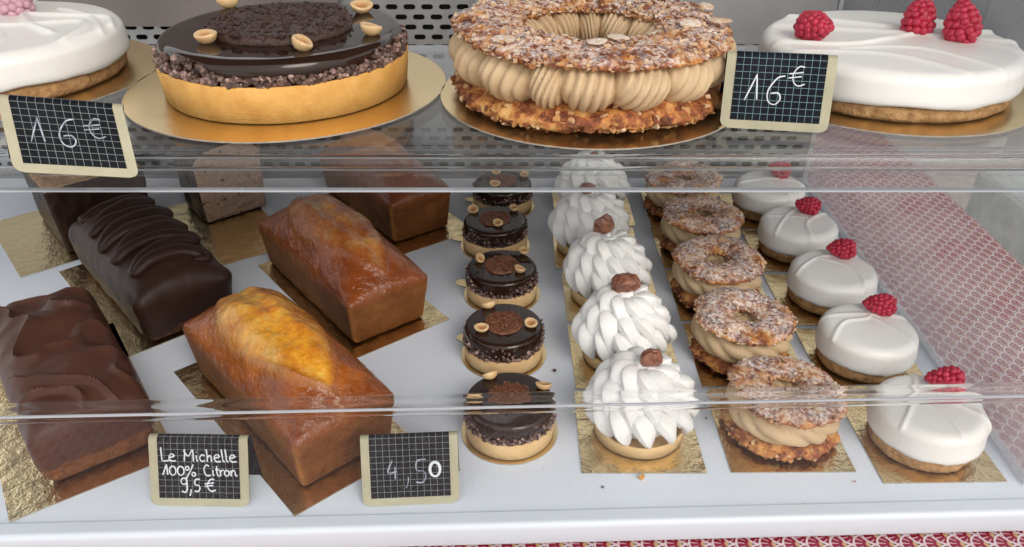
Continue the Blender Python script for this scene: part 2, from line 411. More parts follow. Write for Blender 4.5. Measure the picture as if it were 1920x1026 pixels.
mb = MB(); mb.box(1.35, 7.0, 4.5, 4.8, -.949, 2.2)
for i in range(9): mb.box(1.4+i*.6, 1.43+i*.6, 4.485, 4.4995, -.9, 2.1)
tag(mb.build('stall_wall', M['darkwall'], smooth=False), 'dark teal stall wall far behind, seen through the clear side panel', 'stall wall')
TZ = -.0235   # table-top cloth level
CX1 = .616
vs = []; fs = []
nx, ny = 60, 60
def clothpt(x, y):
    return Vector((x, y, TZ+.0012*FB((x, y, 0), 6, 3)))
xs = [-1.2+(CX1+1.2)*i/nx for i in range(nx+1)]
ys = [.18+(1.9-.18)*i/ny for i in range(ny+1)]
for x in xs+[CX1+.006, CX1+.010]+[CX1+.012]*2:
    for y in ys: vs.append(clothpt(x, y))
for k, dz in enumerate((-.004, -.014, -.10, -.35)):
    for i in range(ny+1):
        v = vs[(nx+1+k)*(ny+1)+i]; v.z += dz; v.x += .004*math.sin(v.y*23)*(k > 1)*(k-1)
fs = gridfaces(nx+5, ny+1, False, False)
o = new_obj('tablecloth', vs, fs, M['cloth'])
tag(o, 'dark red waxed tablecloth printed with pale fan scales, under the display case', 'tablecloth')
mb = MB(); mb.box(-1.19, CX1-.004, .2, 1.88, -.06, TZ-.005)
for x in (-1.1, .55):
    for y in (.3, 1.75): mb.box(x, x+.05, y, y+.05, -.949, -.0601)
tag(mb.build('table', M['stone'], smooth=False), 'table under the red cloth, carrying the display case', 'table')

mb = MB(); mb.box(-1.7, 1.6, .05, 1.75, 1.45, 1.46)  # unseen sheet added overhead to keep zenith sky off glaze and foil
for y in (.05, 1.73): mb.box(-1.7, 1.6, y, y+.02, 1.33, 1.4495)
tag(mb.build('sky_blocker', M['sky_blocker'], smooth=False), 'grey sheet added out of view above the display case to block the sky', 'sky_blocker')
# display case ------------------------------------------------------
case = empty('display_case', (0, .7, -.0215), 0, 'clear acrylic bakery display case with white base board and perforated steel back', 'display case')
OFF = Vector((0, .7, -.0215))
def cb(mb, name, mat, smooth=False, sharp=None, parent=None):
    mb.v = [v-OFF for v in mb.v]
    o = mb.build(name, mat, case, smooth, sharp); return o
# front crease line (slightly skewed case front)
FL = at(0, 981, 0); FR = at(1920, 934, 0)
def yfront(x): return FL.y + (FR.y-FL.y)*(x-FL.x)/(FR.x-FL.x)
XL, XR = -1.0, .412
YB = 1.03
# base board: top sheet and thick rounded front rim
def rimprof(x):
    y = yfront(x)
    P_ = [(YB, 0.0), (y+.004, 0.0), (y+.0012, -.0016), (y, -.0016), (y-.0014, .0006), (y-.0105, .0003)]
    for i in range(9):
        g = PI/2*i/8
        P_.append((y-.0105-.0042*math.sin(g), .0003-.005+.005*math.cos(g)))
    P_ += [(y-.0148, -.018), (y-.0140, -.0205), (y, -.0215), (YB, -.0215)]
    return P_
vs = []; xs = [XL, XL+.01]+[XL+.1*i for i in range(1, 14)]+[XR-.004, XR]
for x in xs:
    for (y, z) in rimprof(x): vs.append(Vector((x, y, z)))
m_ = len(rimprof(0)); fs = gridfaces(len(xs), m_, False, True)
fs += [tuple(range(m_)), tuple(range((len(xs)-1)*m_, len(xs)*m_))]
mb = MB(); mb.add(vs, fs); 
mb.m = [1 if (sum(mb.v[i].y-yfront(mb.v[i].x) for i in f)/len(f) < .0008) else 0 for f in mb.f]
cb(mb, 'base_board', [M['board'], M['rim']], True, sharp=35)

# perforated back wall
mb = MB()
PX, PZ, SW, SH = .0222, .0125, .0150, .0064
def slot_cell(x0, x1, z0, z1, cx, cz, y):
    n = 5; ring = []
    hw = SW/2-SH/2; r = SH/2
    for i in range(n+1): g = -PI/2+PI*i/n; ring.append((cx+hw+r*math.cos(g), cz+r*math.sin(g)))
    for i in range(n+1): g = PI/2+PI*i/n; ring.append((cx-hw+r*math.cos(g), cz+r*math.sin(g)))
    out = [(x1, z0), (x1, z1), (x0, z1), (x0, z0)]
    v = [(a, y, b) for a, b in ring] + [(a, y, b) for a, b in out] + [(a, y+.0015, b) for a, b in ring]
    N_ = 2*(n+1); o = N_; f = []
    mid = n//2
    # right half of ring 0..n : corners x1z0 (o) and x1z1 (o+1)
    for i in range(n):
        c = o if i < (n+1)//2 else o+1
        f.append((i, c, i+1))
    f.append(((n+1)//2, o, o+1))
    f.append((n, o+1, o+2, n+1))
    for i in range(n+1, N_-1):
        c = o+2 if i-(n+1) < (n+1)//2 else o+3
        f.append((i, c, i+1))
    f.append((n+1+(n+1)//2, o+2, o+3))
    f.append((N_-1, o+3, o, 0))
    for i in range(N_): f.append((i, (i+1) % N_, N_+4+(i+1) % N_, N_+4+i))
    mb.add(v, f)
YW = YB
z = .016; row = 0
ZTOP = .262
XW0 = -.95; XW1 = .408
while z+PZ <= ZTOP:
    off = (row % 2)*PX/2
    x = XW0+off
    if off: mb.add([(XW0, YW, z), (XW0+off, YW, z), (XW0+off, YW, z+PZ), (XW0, YW, z+PZ)], [(0, 1, 2, 3)])
    if .066 < z < .164:
        mb.add([(x, YW, z), (XW1-.0001, YW, z), (XW1-.0001, YW, z+PZ), (x, YW, z+PZ)], [(0, 1, 2, 3)]); x = XW1-.0001
    while x+PX <= XW1:
        slot_cell(x, x+PX, z, z+PZ, x+PX/2, z+PZ/2, YW); x += PX
    mb.add([(x, YW, z), (XW1, YW, z), (XW1, YW, z+PZ), (x, YW, z+PZ)], [(0, 1, 2, 3)])
    z += PZ; row += 1
mb.add([(XW0, YW, .0003), (XW1, YW, .0003), (XW1, YW, .016), (XW0, YW, .016)], [(0, 1, 2, 3)])
mb.add([(XW0, YW, z), (XW1, YW, z), (XW1, YW, .47), (XW0, YW, .47)], [(0, 1, 2, 3)])
cb(mb, 'perforated_back_wall', M['steel'], False)
mb = MB(); mb.box(XW0, XW1, YW+.02, YW+.03, .001, .469); cb(mb, 'back_cover', M['void'])
mb = MB(); mb.box(-.9, -.215, YW-.014, YW-.004, .214, .47); cb(mb, 'sliding_panel', M['door'])
mb = MB(); mb.box(-.045, .400, YW-.014, YW-.004, .194, .47); cb(mb, 'sliding_panel', M['steel'])
mb = MB(); mb.box(-.9, .405, YW-.016, YW-.0035, .4705, .478); cb(mb, 'top_rail', M['steel'])

# upper shelf
ZS, YS0, YS1 = .26, .515, .765     # top surface, front (start of bend), back
TH = .005
mb = MB(); mb.box(XL, XR-.004, YS0+.0005, YS1, ZS-TH-.0012, ZS-.0012); cb(mb, 'shelf', M['pane_shelf'])
mb = MB(); mb.box(XL, XR-.004, YS1+.0003, YS1+.0016, ZS-TH-.0012, ZS-.0008); cb(mb, 'shelf_back_edge', M['edge'])
# bent front lip of real refracting acrylic
def strip(profile, x0, x1, name, mat, skew=None, nseg=1, smooth=True, sharp=50):
    vs = []; X = [x0+(x1-x0)*i/nseg for i in range(nseg+1)]
    for x in X:
        dy = (yfront(x) if skew else 0)
        for (y, z) in profile: vs.append(Vector((x, y+dy, z)))
    m_ = len(profile); fs = gridfaces(nseg+1, m_, False, True)+[tuple(range(m_)), tuple(range(nseg*m_, (nseg+1)*m_))]
    mb = MB(); mb.add(vs, fs); return cb(mb, name, mat, smooth, sharp)
Ro = .011; Ri = Ro-TH
outer = []; inner = []
cy, cz = YS0, ZS-.0012-Ro
for i in range(13):
    g = PI/2*i/12
    bulge = .0009*math.sin(PI*i/12)+.0004*math.sin(i*1.9)
    outer.append((cy-(Ro+bulge)*math.sin(g), cz+(Ro+bulge)*math.cos(g)))
    inner.append((cy-Ri*math.sin(g), cz+Ri*math.cos(g)))
outer += [(cy-Ro-.0006, cz-.003), (cy-Ro, cz-.006)]; inner += [(cy-Ri+.0008, cz-.003), (cy-Ri, cz-.006)]
strip(outer+inner[::-1], XL, XR-.004, 'shelf_bend', M['pane_bend'])
for (gy, gz, gr) in ((cy-Ro*.62, cz+Ro*.60, .0019), (cy-Ro+.0022, cz-.0015, .0017)):
    strip([(gy+gr*math.cos(2*PI*k/16), gz+gr*.8*math.sin(2*PI*k/16)) for k in range(16)], XL, XR-.004, 'bend_bead', M['glass'])
ZLIP = .2315
mb = MB(); mb.box(XL, XR-.004, cy-Ro, cy-Ro+.004, ZLIP, cz-.0063); cb(mb, 'shelf_lip', M['pane'])
mb = MB(); mb.box(XL, XR-.004, cy-Ro-.0006, cy-Ro+.0042, ZLIP-.0016, ZLIP-.0003); cb(mb, 'lip_edge', M['edge'])

# front guard: upright pane, lens-like bend, sloping pane up to the lip
ZB = .106
GY = .0035
mb = MB()
def guard_box(yb0, z0, yb1, z1, th, skew0, skew1, matn, name, n=10):
    vs = []
    X = [XL+(XR-XL-.004)*i/n for i in range(n+1)]
    for x in X:
        y0 = yb0+(yfront(x) if skew0 else 0); y1 = yb1+(yfront(x) if skew1 else 0)
        d = Vector((0, y1-y0, z1-z0)).normalized(); nn = Vector((0, d.z, -d.y))*th
        A = Vector((x, y0, z0)); B = Vector((x, y1, z1))
        vs += [A, B, B+nn, A+nn]
    fs = gridfaces(n+1, 4, False, True)+[(0, 1, 2, 3), (n*4, n*4+1, n*4+2, n*4+3)]
    m2 = MB(); m2.add(vs, fs); cb(m2, name, matn, False)
guard_box(GY-.004, .0012, GY-.004, ZB-.0105, .003, True, True, M['pane'], 'front_pane')
ysl = .5045-.003
# sloped upper pane
vs = []; n = 10
prof_o = []; prof_i = []
L = 21
for i in range(L):
    s = -1+2*i/(L-1)
    z = ZB-.0015+.0070*s
    yc = GY-.0045+.003*(1 if s > 0 else 0)*s*2
    b = .0001+.0009*(1-s*s)+.0003*math.cos(3*PI*s)
    prof_o.append((yc-b, z)); prof_i.append((yc+.0001+b*.6, z))
strip(prof_o+prof_i[::-1], XL, XR-.004, 'guard_bend', M['glass'], True, 10, sharp=80)
strip([(GY-.0078, ZB-.0009), (GY-.0078, ZB+.0009), (GY-.0068, ZB+.0009), (GY-.0068, ZB-.0009)], XL, XR-.004, 'guard_crease', M['edge'], True, 10)

# side pane
mb = MB(); mb.box(XR-.003, XR+.001, yfront(XR)+.004, YB-.002, .0005, .47)
cb(mb, 'side_pane', M['pane_side'])
mb = MB(); mb.box(XR-.0036, XR+.0016, YB-.0018, YB-.0002, .0005, .47); cb(mb, 'side_pane_edge', M['edge'])
mb = MB(); mb.box(XR-.010, XR-.0034, yfront(XR)+.012, YB-.004, .0003, .0035); cb(mb, 'side_seal', M['pane_side'])

# ------------------------------------------------------------------ cards
def card_rect(x, y, z, rz, wx, wy, label, group, mat='gold', name='cake_card'):
    mb = MB(); t = .0013
    n = 14; vs = []
    rnd = random.Random(int((x+9)*1e4))
    mb.box(-wx/2, wx/2, -wy/2, wy/2, .0003, t)
    mb.m = [1, 0, 1, 1, 1, 1]
    o = mb.build(name, [M[mat], M['card_edge']], None, False)
    o.location = (x, y, z); o.rotation_euler = (0, 0, rz)
    return tag(o, label, 'cake card', group)
def card_round(x, y, z, r, label, group, rz=0, tab=0, mat='gold_flat'):
    n = 96; mb = MB(); t = .0014
    pts = []
    for i in range(n):
        g = 2*PI*i/n
        pts.append(Vector((r*math.cos(g), r*math.sin(g), 0)))
    top = [(p.x, p.y, t) for p in pts]; bot = [(p.x, p.y, .0003) for p in pts]
    mb.add(top, [tuple(range(n))], m=0)
    mb.add(top+bot, [(i, (i+1) % n, n+(i+1) % n, n+i) for i in range(n)]+[tuple(range(n, 2*n))[::-1]], m=1)
    if tab:
        wv = tab*.42; L_ = r+tab
        out = [(-L_+.006, -wv), (-r*.9, -wv), (-r*.9, wv), (-L_+.006, wv)]
        for i in range(1, 8):
            g = PI/2+PI*i/8; out.append((-L_+.006+.006*math.cos(g), wv*math.sin(g)))
        mb.add([(a, b, t+.0003) for a, b in out], [tuple(range(len(out)))], m=0)
        k = len(out)
        mb.add([(a, b, t+.0003) for a, b in out]+[(a, b, .0003) for a, b in out], [(i, (i+1) % k, k+(i+1) % k, k+i) for i in range(k)]+[tuple(range(k, 2*k))], m=1)
    o = mb.build('cake_card', [M[mat], M['card_edge']], None, False)
    o.location = (x, y, z); o.rotation_euler = (0, 0, rz)
    return tag(o, label, 'cake card', group)
CT = .0016

# ------------------------------------------------------------------ pastry builders
def crust_mesh(R0, R1, h, wall, parent, mat, seed=0):
    prof = [(0.0001, 0), (R0*.6, 0), (R0-.0012, 0), (R0, .001), (R0+(R1-R0)*.5, h*.5), (R1, h-.0012), (R1-.0006, h-.0003), (R1-wall*.5, h), (R1-wall+.0004, h-.0006), (R1-wall, h*.6), (0.0001, h*.6)]
    def dp(p, t, j):
        k = FB((p.x, p.y, p.z), 25, seed, 3)*.0007
        r = Vector((p.x, p.y, 0)).normalized() if p.xy.length > .001 else Vector((0, 0, 0))
        return p+r*k+Vector((0, 0, k*.8 if 3 < j < 9 else 0))
    vs, fs = lathe(prof, 120, dp)
    return new_obj('crust', vs, fs, mat, parent, True, sharp=55)
def hazelnut(parent, p, s, rz, tiltx, seed=0):
    rnd = random.Random(seed)
    prof = [(0.0001, -.55), (.45, -.47), (.78, -.22), (.92, .05), (.98, .22), (.95, .34), (.80, .37), (.62, .30), (.46, .14), (.25, .06), (0.0001, .04)]
    tone = [.0, 0, 0, .05, .2, .0, .0, .25, .7, .9, .9]
    vs, fs = lathe(prof, 24, lambda q, t, j: Vector((q.x*1.28*(1+.06*math.cos(t)), q.y*(1+.1*N3((q.x, q.y, 0), 1.5, seed)), q.z*1.1+.12*math.cos(t)*q.x))*s)
    o = new_obj('hazelnut', vs, fs, M['nut'], parent, True, attr={'tone': tone*24})
    o.location = p; o.rotation_euler = (tiltx, .0, rz); return o
def choc_tart(R, h_rim, h_top, x, y, z, rz, label, group, nuts, crisp_r, crisp_mat, nnib, nib, seed, cz_h=.0016, big=False, crust='crust_pale'):
    t = empty('chocolate_tart', (x, y, z), rz, label, 'chocolate tart', group)
    crust_mesh(R*.975, R, h_rim, .003, t, M[crust], seed)
    # glazed insert: overhanging rounded disc
    rg = R*.965; e = .0085 if big else .0048
    prof = [(0.0001, h_rim*.7), (rg-.004, h_rim*.7), (rg-.001, h_rim+.0005), (rg, h_rim+(h_top-h_rim)*.35)]
    for i in range(1, 9):
        g = PI/2*i/8; prof.append((rg-e+e*math.cos(g), h_top-e+e*math.sin(g)))
    prof += [((rg-e)*.95, h_top+.00005), ((rg-e)*.45, h_top+.0001), (0.0001, h_top+.0001)]
    def dp(p, tt, j):
        k = N3((p.x, p.y, 0), 40, seed)*.00035+N3((p.x, p.y, 0), 14, seed+2)*.0004
        return p+Vector((0, 0, k if p.z > h_rim+.003 else 0))+Vector((p.x, p.y, 0))*k*2
    vs, fs = lathe(prof, 128, dp); new_obj('glaze', vs, fs, M['glaze'], t, True)
    rnd = random.Random(seed)
    mb = MB(); hh = h_top-h_rim
    for i in range(nnib):
        g = rnd.uniform(0, 2*PI)
        u = rnd.random()**1.6
        wav = .5+.28*math.sin(g*3+seed)+.15*math.sin(g*7+seed*2)
        zz = h_rim+.0004+u*hh*max(.35, wav)
        rr = rg+nib*.25
        s = nib*rnd.uniform(.55, 1.15)
        blob(mb, (rr*math.cos(g), rr*math.sin(g), zz), (s*rnd.uniform(.7, 1.15), s*rnd.uniform(.5, .9), s*rnd.uniform(.4, .75)), rnd, .22, False, rnd.random())
    o = mb.build('cocoa_nib_border', M['nibs'], t, False); o['kind'] = 'stuff'
    # crisp disc
    cr = crisp_r; prof = [(0.0001, h_top-.0012), (cr*.99, h_top-.0012), (cr, h_top+cz_h*.2), (cr*.96, h_top+cz_h*.8)]
    prof += [(cr*k/14.0, h_top+cz_h) for k in range(13, 0, -1)]+[(0.0001, h_top+cz_h)]
    def dc(p, tt, j):
        if p.z < h_top: return p
        q = (p.x, p.y, p.z*.5)
        a = N3(q, 420 if not big else 330, seed)*.0011+N3(q, 160, seed)*.0008
        r_ = 1+.05*N3((math.cos(tt)*2, math.sin(tt)*2, seed), 1.6)
        return Vector((p.x*r_, p.y*r_, p.z+a*(1.4 if big else 1)))
    vs, fs = lathe(prof, 110, dc)
    cd = new_obj('crisp_disc', vs, fs, M[crisp_mat], t, True)
    mb = MB()
    nfl = 420 if big else 150
    for i in range(nfl):
        g = rnd.uniform(0, 2*PI); r_ = cr*math.sqrt(rnd.random())*.99
        chunk(mb, (r_*math.cos(g), r_*math.sin(g), h_top+cz_h+.0002), (.0022 if big else .0014)*rnd.uniform(.5, 1.1), rnd, rnd.random())
    fl = mb.build('crisp_flakes', M[crisp_mat], cd, False); fl['kind'] = 'stuff'
    for k, (nx_, ny_, ns, tl) in enumerate(nuts):
        c, s_ = math.cos(-rz), math.sin(-rz)
        hazelnut(t, (nx_*c-ny_*s_, nx_*s_+ny_*c, h_top+ns*.5), ns, rnd.uniform(0, 6.28), tl, seed*5+k)
    return t
def raspberry(parent, p, s, dirv, seed, mat='rasp'):
    """dirv: axis direction of tip"""
    rnd = random.Random(seed); mb = MB()
    rows = [(-.66, .44, 7), (-.44, .66, 11), (-.16, .72, 12), (.14, .66, 12), (.42, .54, 10), (.66, .38, 8), (.86, .20, 5), (.96, .03, 1)]
    q = Vector((0, 0, 1)).rotation_difference(Vector(dirv)).to_matrix()
    for k, (zz, rr, n) in enumerate(rows):
        for i in range(n):
            g = 2*PI*(i+.5*(k % 2))/n+rnd.uniform(-.08, .08)
            c = Vector((rr*.96*math.cos(g)*(1+.10*math.sin(seed+g)), rr*.92*math.sin(g), 1.12*zz+rnd.uniform(-.07, .07)))*s
            blob(mb, q @ c, s*.235*rnd.uniform(.88, 1.08), rnd, 0.02, True)
    v2 = []
    prof = [(0.0001, -.30), (.22, -.40), (.36, -.68), (.58, -.6), (.74, -.2), (.70, .2), (.52, .6), (.27, .92), (.0001, .98)]
    vs, fs = lathe(prof, 20); mb.add([q @ (v*s) for v in vs], fs)
    o = mb.build('raspberry', M[mat], parent, True); o.location = p; return o
def seg_d(p, a, b):
    ab = b-a; t = max(0, min(1, (p-a).dot(ab)/max(1e-12, ab.length_squared))); return (p-(a+ab*t)).length
def mousse_tart(Rb, hb, Rm, h0, h1, x, y, z, rz, label, group, ridges, rw, rh, berries, seed, shift=(0, 0), big=False):
    t = empty('raspberry_mousse_tart', (x, y, z), rz, label, 'mousse tart', group)
    def db(p, tt, j):
        k = FB((p.x, p.y, p.z), 60, seed, 4)*.0016+FB((p.x, p.y, p.z), 260, seed, 2)*.0006
        r = Vector((p.x, p.y, 0)).normalized() if p.xy.length > .01 else Vector((0, 0, 0))
        return p+r*k+Vector((0, 0, k*.3))
    prof = [(0.0001, 0), (Rb-.002, 0), (Rb, .002)]+[(Rb+.0006, .002+(hb-.004)*k/5) for k in range(1, 6)]+[(Rb-.001, hb), (0.0001, hb)]
    vs, fs = lathe(prof, 200, db); new_obj('biscuit_base', vs, fs, M['biscuit'], t, True)
    e = (h1-h0)*.38; hh = h1-h0; prof = [(0.0001, h0+.001), (Rm-.004, h0+.001), (Rm-.0022, h0-.0002), (Rm-.0006, h0+.001)]
    for k in range(1, 6): prof.append((Rm+.0004-.0016*k/5, h0+.001+(hh-e-.001)*k/5))
    for i in range(1, 11):
        g = PI/2*i/10; prof.append((Rm-.0012-e+e*math.cos(g), h1-e+e*math.sin(g)))
    rc = Rm-.0012-e; K = 34 if not big else 46
    prof += [(rc*(1-k/K)**.9 if k < K else .0001, h1+.0009*(k/K)) for k in range(1, K+1)]
    segs = []
    for rd in ridges:
        pts = [Vector((a*Rm, b*Rm)) for a, b in rd]
        # subdivide with catmull
        out = []
        for i in range(len(pts)-1):
            p0 = pts[max(0, i-1)]; p1 = pts[i]; p2 = pts[i+1]; p3 = pts[min(len(pts)-1, i+2)]
            for k in range(6):
                u = k/6
                out.append(.5*((2*p1)+(p2-p0)*u+(2*p0-5*p1+4*p2-p3)*u*u+(3*p1-p0-3*p2+p3)*u**3))
        out.append(pts[-1]); segs.append(out)
    def dm(p, tt, j):
        rr = p.xy.length
        drip = .0022*N3((math.cos(tt)*2.2, math.sin(tt)*2.2, seed), 1.0)+.0012*N3((math.cos(tt)*6, math.sin(tt)*6, seed), 1.0)
        if 1 <= j <= 3: p = p+Vector((0, 0, drip))
        o_ = Vector((p.x, p.y, 0)).normalized() if rr > .001 else Vector((0, 0, 0))
        if j > 5:
            q = p.xy if rr < Rm*.96 else p.xy.normalized()*Rm*(.96+.5*(h1-p.z)/Rm)
            best = 0
            for si, s_ in enumerate(segs):
                dmin = 9
                for i in range(len(s_)-1):
                    d = seg_d(q, s_[i], s_[i+1])
                    if d < dmin: dmin = d
                wv = rw*(1+.4*(si % 2))
                best = max(best, math.exp(-(dmin/wv)**2)*rh*(1-.25*(si % 3)))
            nrm = (o_*(1-sm(h1-e, h1, p.z))+Vector((0, 0, sm(h1-e, h1, p.z)))).normalized()
            p = p+nrm*best
        low = N3((p.x, p.y, p.z), 16 if big else 35, seed)*(.0009 if big else .0005)
        return p+Vector((0, 0, low if j > 4 else 0))+o_*low*.8
    vs, fs = lathe(prof, 220 if not big else 300, dm)
    vs = [v+Vector((shift[0], shift[1], 0)) for v in vs]
    new_obj('white_glaze_dome', vs, fs, M['mousse'], t, True)
    for k, (bx, by, bs, dv) in enumerate(berries):
        c, s_ = math.cos(-rz), math.sin(-rz); dv = Vector(dv).normalized()
        d2 = Vector((dv.x*c-dv.y*s_, dv.x*s_+dv.y*c, dv.z))
        raspberry(t, (bx*c-by*s_, bx*s_+by*c, h1+bs*.72), bs, d2, seed*3+k, 'rasp_hazed' if seed == 131 else 'rasp')
    return t
def petal(mb, pts, w0, thick, sw, rnd, n=9):
    """plump tapering lobe with a raised blade; pts: control path (r,z,dtheta)"""
    path = []
    for i in range(len(pts)-1):
        p0 = pts[max(0, i-1)]; p1 = pts[i]; p2 = pts[i+1]; p3 = pts[min(len(pts)-1, i+2)]
        for k in range(5):
            u = k/5
            path.append(.5*((2*p1)+(p2-p0)*u+(2*p0-5*p1+4*p2-p3)*u*u+(3*p1-p0-3*p2+p3)*u**3))
    path.append(pts[-1])
    L_ = len(path); vs = []
    N_ = 14
    for k, p in enumerate(path):
        u = k/(L_-1)
        t = (path[min(L_-1, k+1)]-path[max(0, k-1)]).normalized()
        rad_ = Vector((p.x, p.y, 0)).normalized() if p.xy.length > 1e-4 else Vector((1, 0, 0))
        out = (rad_+Vector((0, 0, 1))*.9).normalized()
        side = t.cross(out).normalized(); nn = side.cross(t).normalized()
        if nn.dot(out) < 0: nn = -nn
        prof_ = max(.015, min(1, (u+.03)/.45)**.6*(1-(max(0, u-.45)/.55)**2.0))
        for j in range(N_):
            g = 2*PI*j/N_; c, s_ = math.cos(g), math.sin(g)
            rr = 1.0
            # keel: asymmetric crease, one flank flatter
            y_ = (.22*s_+1.12*(1-abs(c))) if s_ > 0 else s_*.8
            x_ = c+.50*max(0, s_)**1.3
            vs.append(p+side*x_*w0*prof_+nn*y_*thick*prof_)
    fs = gridfaces(L_, N_, False, True)+[tuple(range(N_-1, -1, -1)), tuple(range((L_-1)*N_, L_*N_))]
    mb.add(vs, fs)
def cream_tart(x, y, z, rz, label, group, seed, nut):
    t = empty('cream_tart', (x, y, z), rz, label, 'cream tart', group)
    crust_mesh(.0375, .0385, .013, .003, t, M['crust_pale'], seed)
    rnd = random.Random(seed); mb = MB()
    vs, fs = lathe([(0.0001, .008), (.030, .009), (.037, .018), (.036, .032), (.028, .048), (.015, .060), (0.0001, .064)], 40)
    mb.add(vs, fs)
    tiers = [(13, .026, .040, .0470, .027, .0425, .0090, .0102, .0078, .50, 0.0),
             (12, .015, .053, .0395, .043, .0455, .0215, .0098, .0078, .60, .5),
             (9, .004, .064, .0255, .058, .0365, .0355, .0092, .0076, .75, .2)]
    for (n, r0, z0, r1, z1, r2, z2, w0, th, sw, ph) in tiers:
        for i in range(n):
            g = 2*PI*(i+ph)/n+rnd.uniform(-.05, .05); k = rnd.uniform(.95, 1.05)
            def P_(r, zz, dg): return Vector((r*k*math.cos(g+dg), r*k*math.sin(g+dg), zz+rnd.uniform(-.0006, .0006)))
            w0 = w0*1.0
            petal(mb, [P_(r0, z0, 0), P_((r0+r1)/2+.002, (z0+z1)/2+.005, sw*.4), P_(r1, z1, sw*.75), P_(r2, z2, sw)], w0*rnd.uniform(.98, 1.16), th, sw, rnd)
    # small swirl on top
    pts = []
    for k in range(26):
        u = k/25; g = u*PI*3+seed
        pts.append(Vector(((.008*(1-u))*math.cos(g), (.008*(1-u))*math.sin(g), .064+.0085*u)))
    tube(mb, pts, lambda u: .0062*(1-u)**.7+.0006, 10)
    mb.v = [Vector((v.x*.94, v.y*.94, v.z+(.003 if v.z < .05 else .003-.002*(v.z-.05)/.02))) for v in mb.v]
    mb.build('piped_cream', M['cream'], t, True, sharp=48)
    mb = MB()
    if nut:
        v1, f1, v2, f2 = ico(); bm = bmesh.new(); bmesh.ops.create_icosphere(bm, subdivisions=4, radius=1)
        vs = [v.co.copy() for v in bm.verts]; fs = [tuple(v.index for v in f.verts) for f in bm.faces]; bm.free()
        vs = [Vector((v.x*nut[2]*1.2, v.y*nut[2]*.9, v.z*nut[3]*1.2))*(1+.28*N3(v, 1.6, seed)+.12*N3(v, 5, seed)) for v in vs]
        o = new_obj('chestnut_piece', vs, fs, M['chestnut'], t, True)
        o.location = (nut[0], nut[1], .0740+nut[3]*.35); o.rotation_euler = (.3, 0, -rz+rnd.uniform(-.3, .3))
    return t
def craggy_ring(Rc, rr, rz_, zc, seed, amp, nU=150, nV=44, flatb=.55):
    vs = []
    for i in range(nU):
        t = 2*PI*i/nU
        for j in range(nV):
            g = 2*PI*j/nV
            wob = 1+.10*N3((math.cos(t)*2, math.sin(t)*2, 0), 1, seed)
            hz = rz_*math.sin(g); 
            if hz < 0: hz *= flatb
            p = Vector(((Rc+rr*wob*math.cos(g))*math.cos(t), (Rc+rr*wob*math.cos(g))*math.sin(t), zc+hz))
            d = Vector((math.cos(g)*math.cos(t), math.cos(g)*math.sin(t), math.sin(g)))
            k = FB(p, 60, seed, 3)*amp*.8+FB(p, 170, seed+1, 3)*amp*.45+N3(p, 24, seed)*amp*1.2
            vs.append(p+d*k)
    return vs, gridfaces(nU, nV, True, True)
def almond_chips(mb, vs, Rc, zmin, n, size, rnd, outer=False):
    for i in range(n):
        v = rnd.choice(vs)
        if outer and v.xy.length < Rc: continue
        if v.z < zmin: continue
        s = size*rnd.uniform(.45, 1.15)
        R_ = Matrix.Rotation(rnd.uniform(0, 6.28), 3, 'Z') @ Matrix.Rotation(rnd.uniform(-.7, .7), 3, 'X')
        if rnd.random() < .22:   # sliver of flaked almond
            blob(mb, v, (s*1.9, s*1.1, s*.28), rnd, .12, False, rnd.uniform(.55, 1), R_)
        else: chunk(mb, v, s, rnd, rnd.uniform(.05, 1))
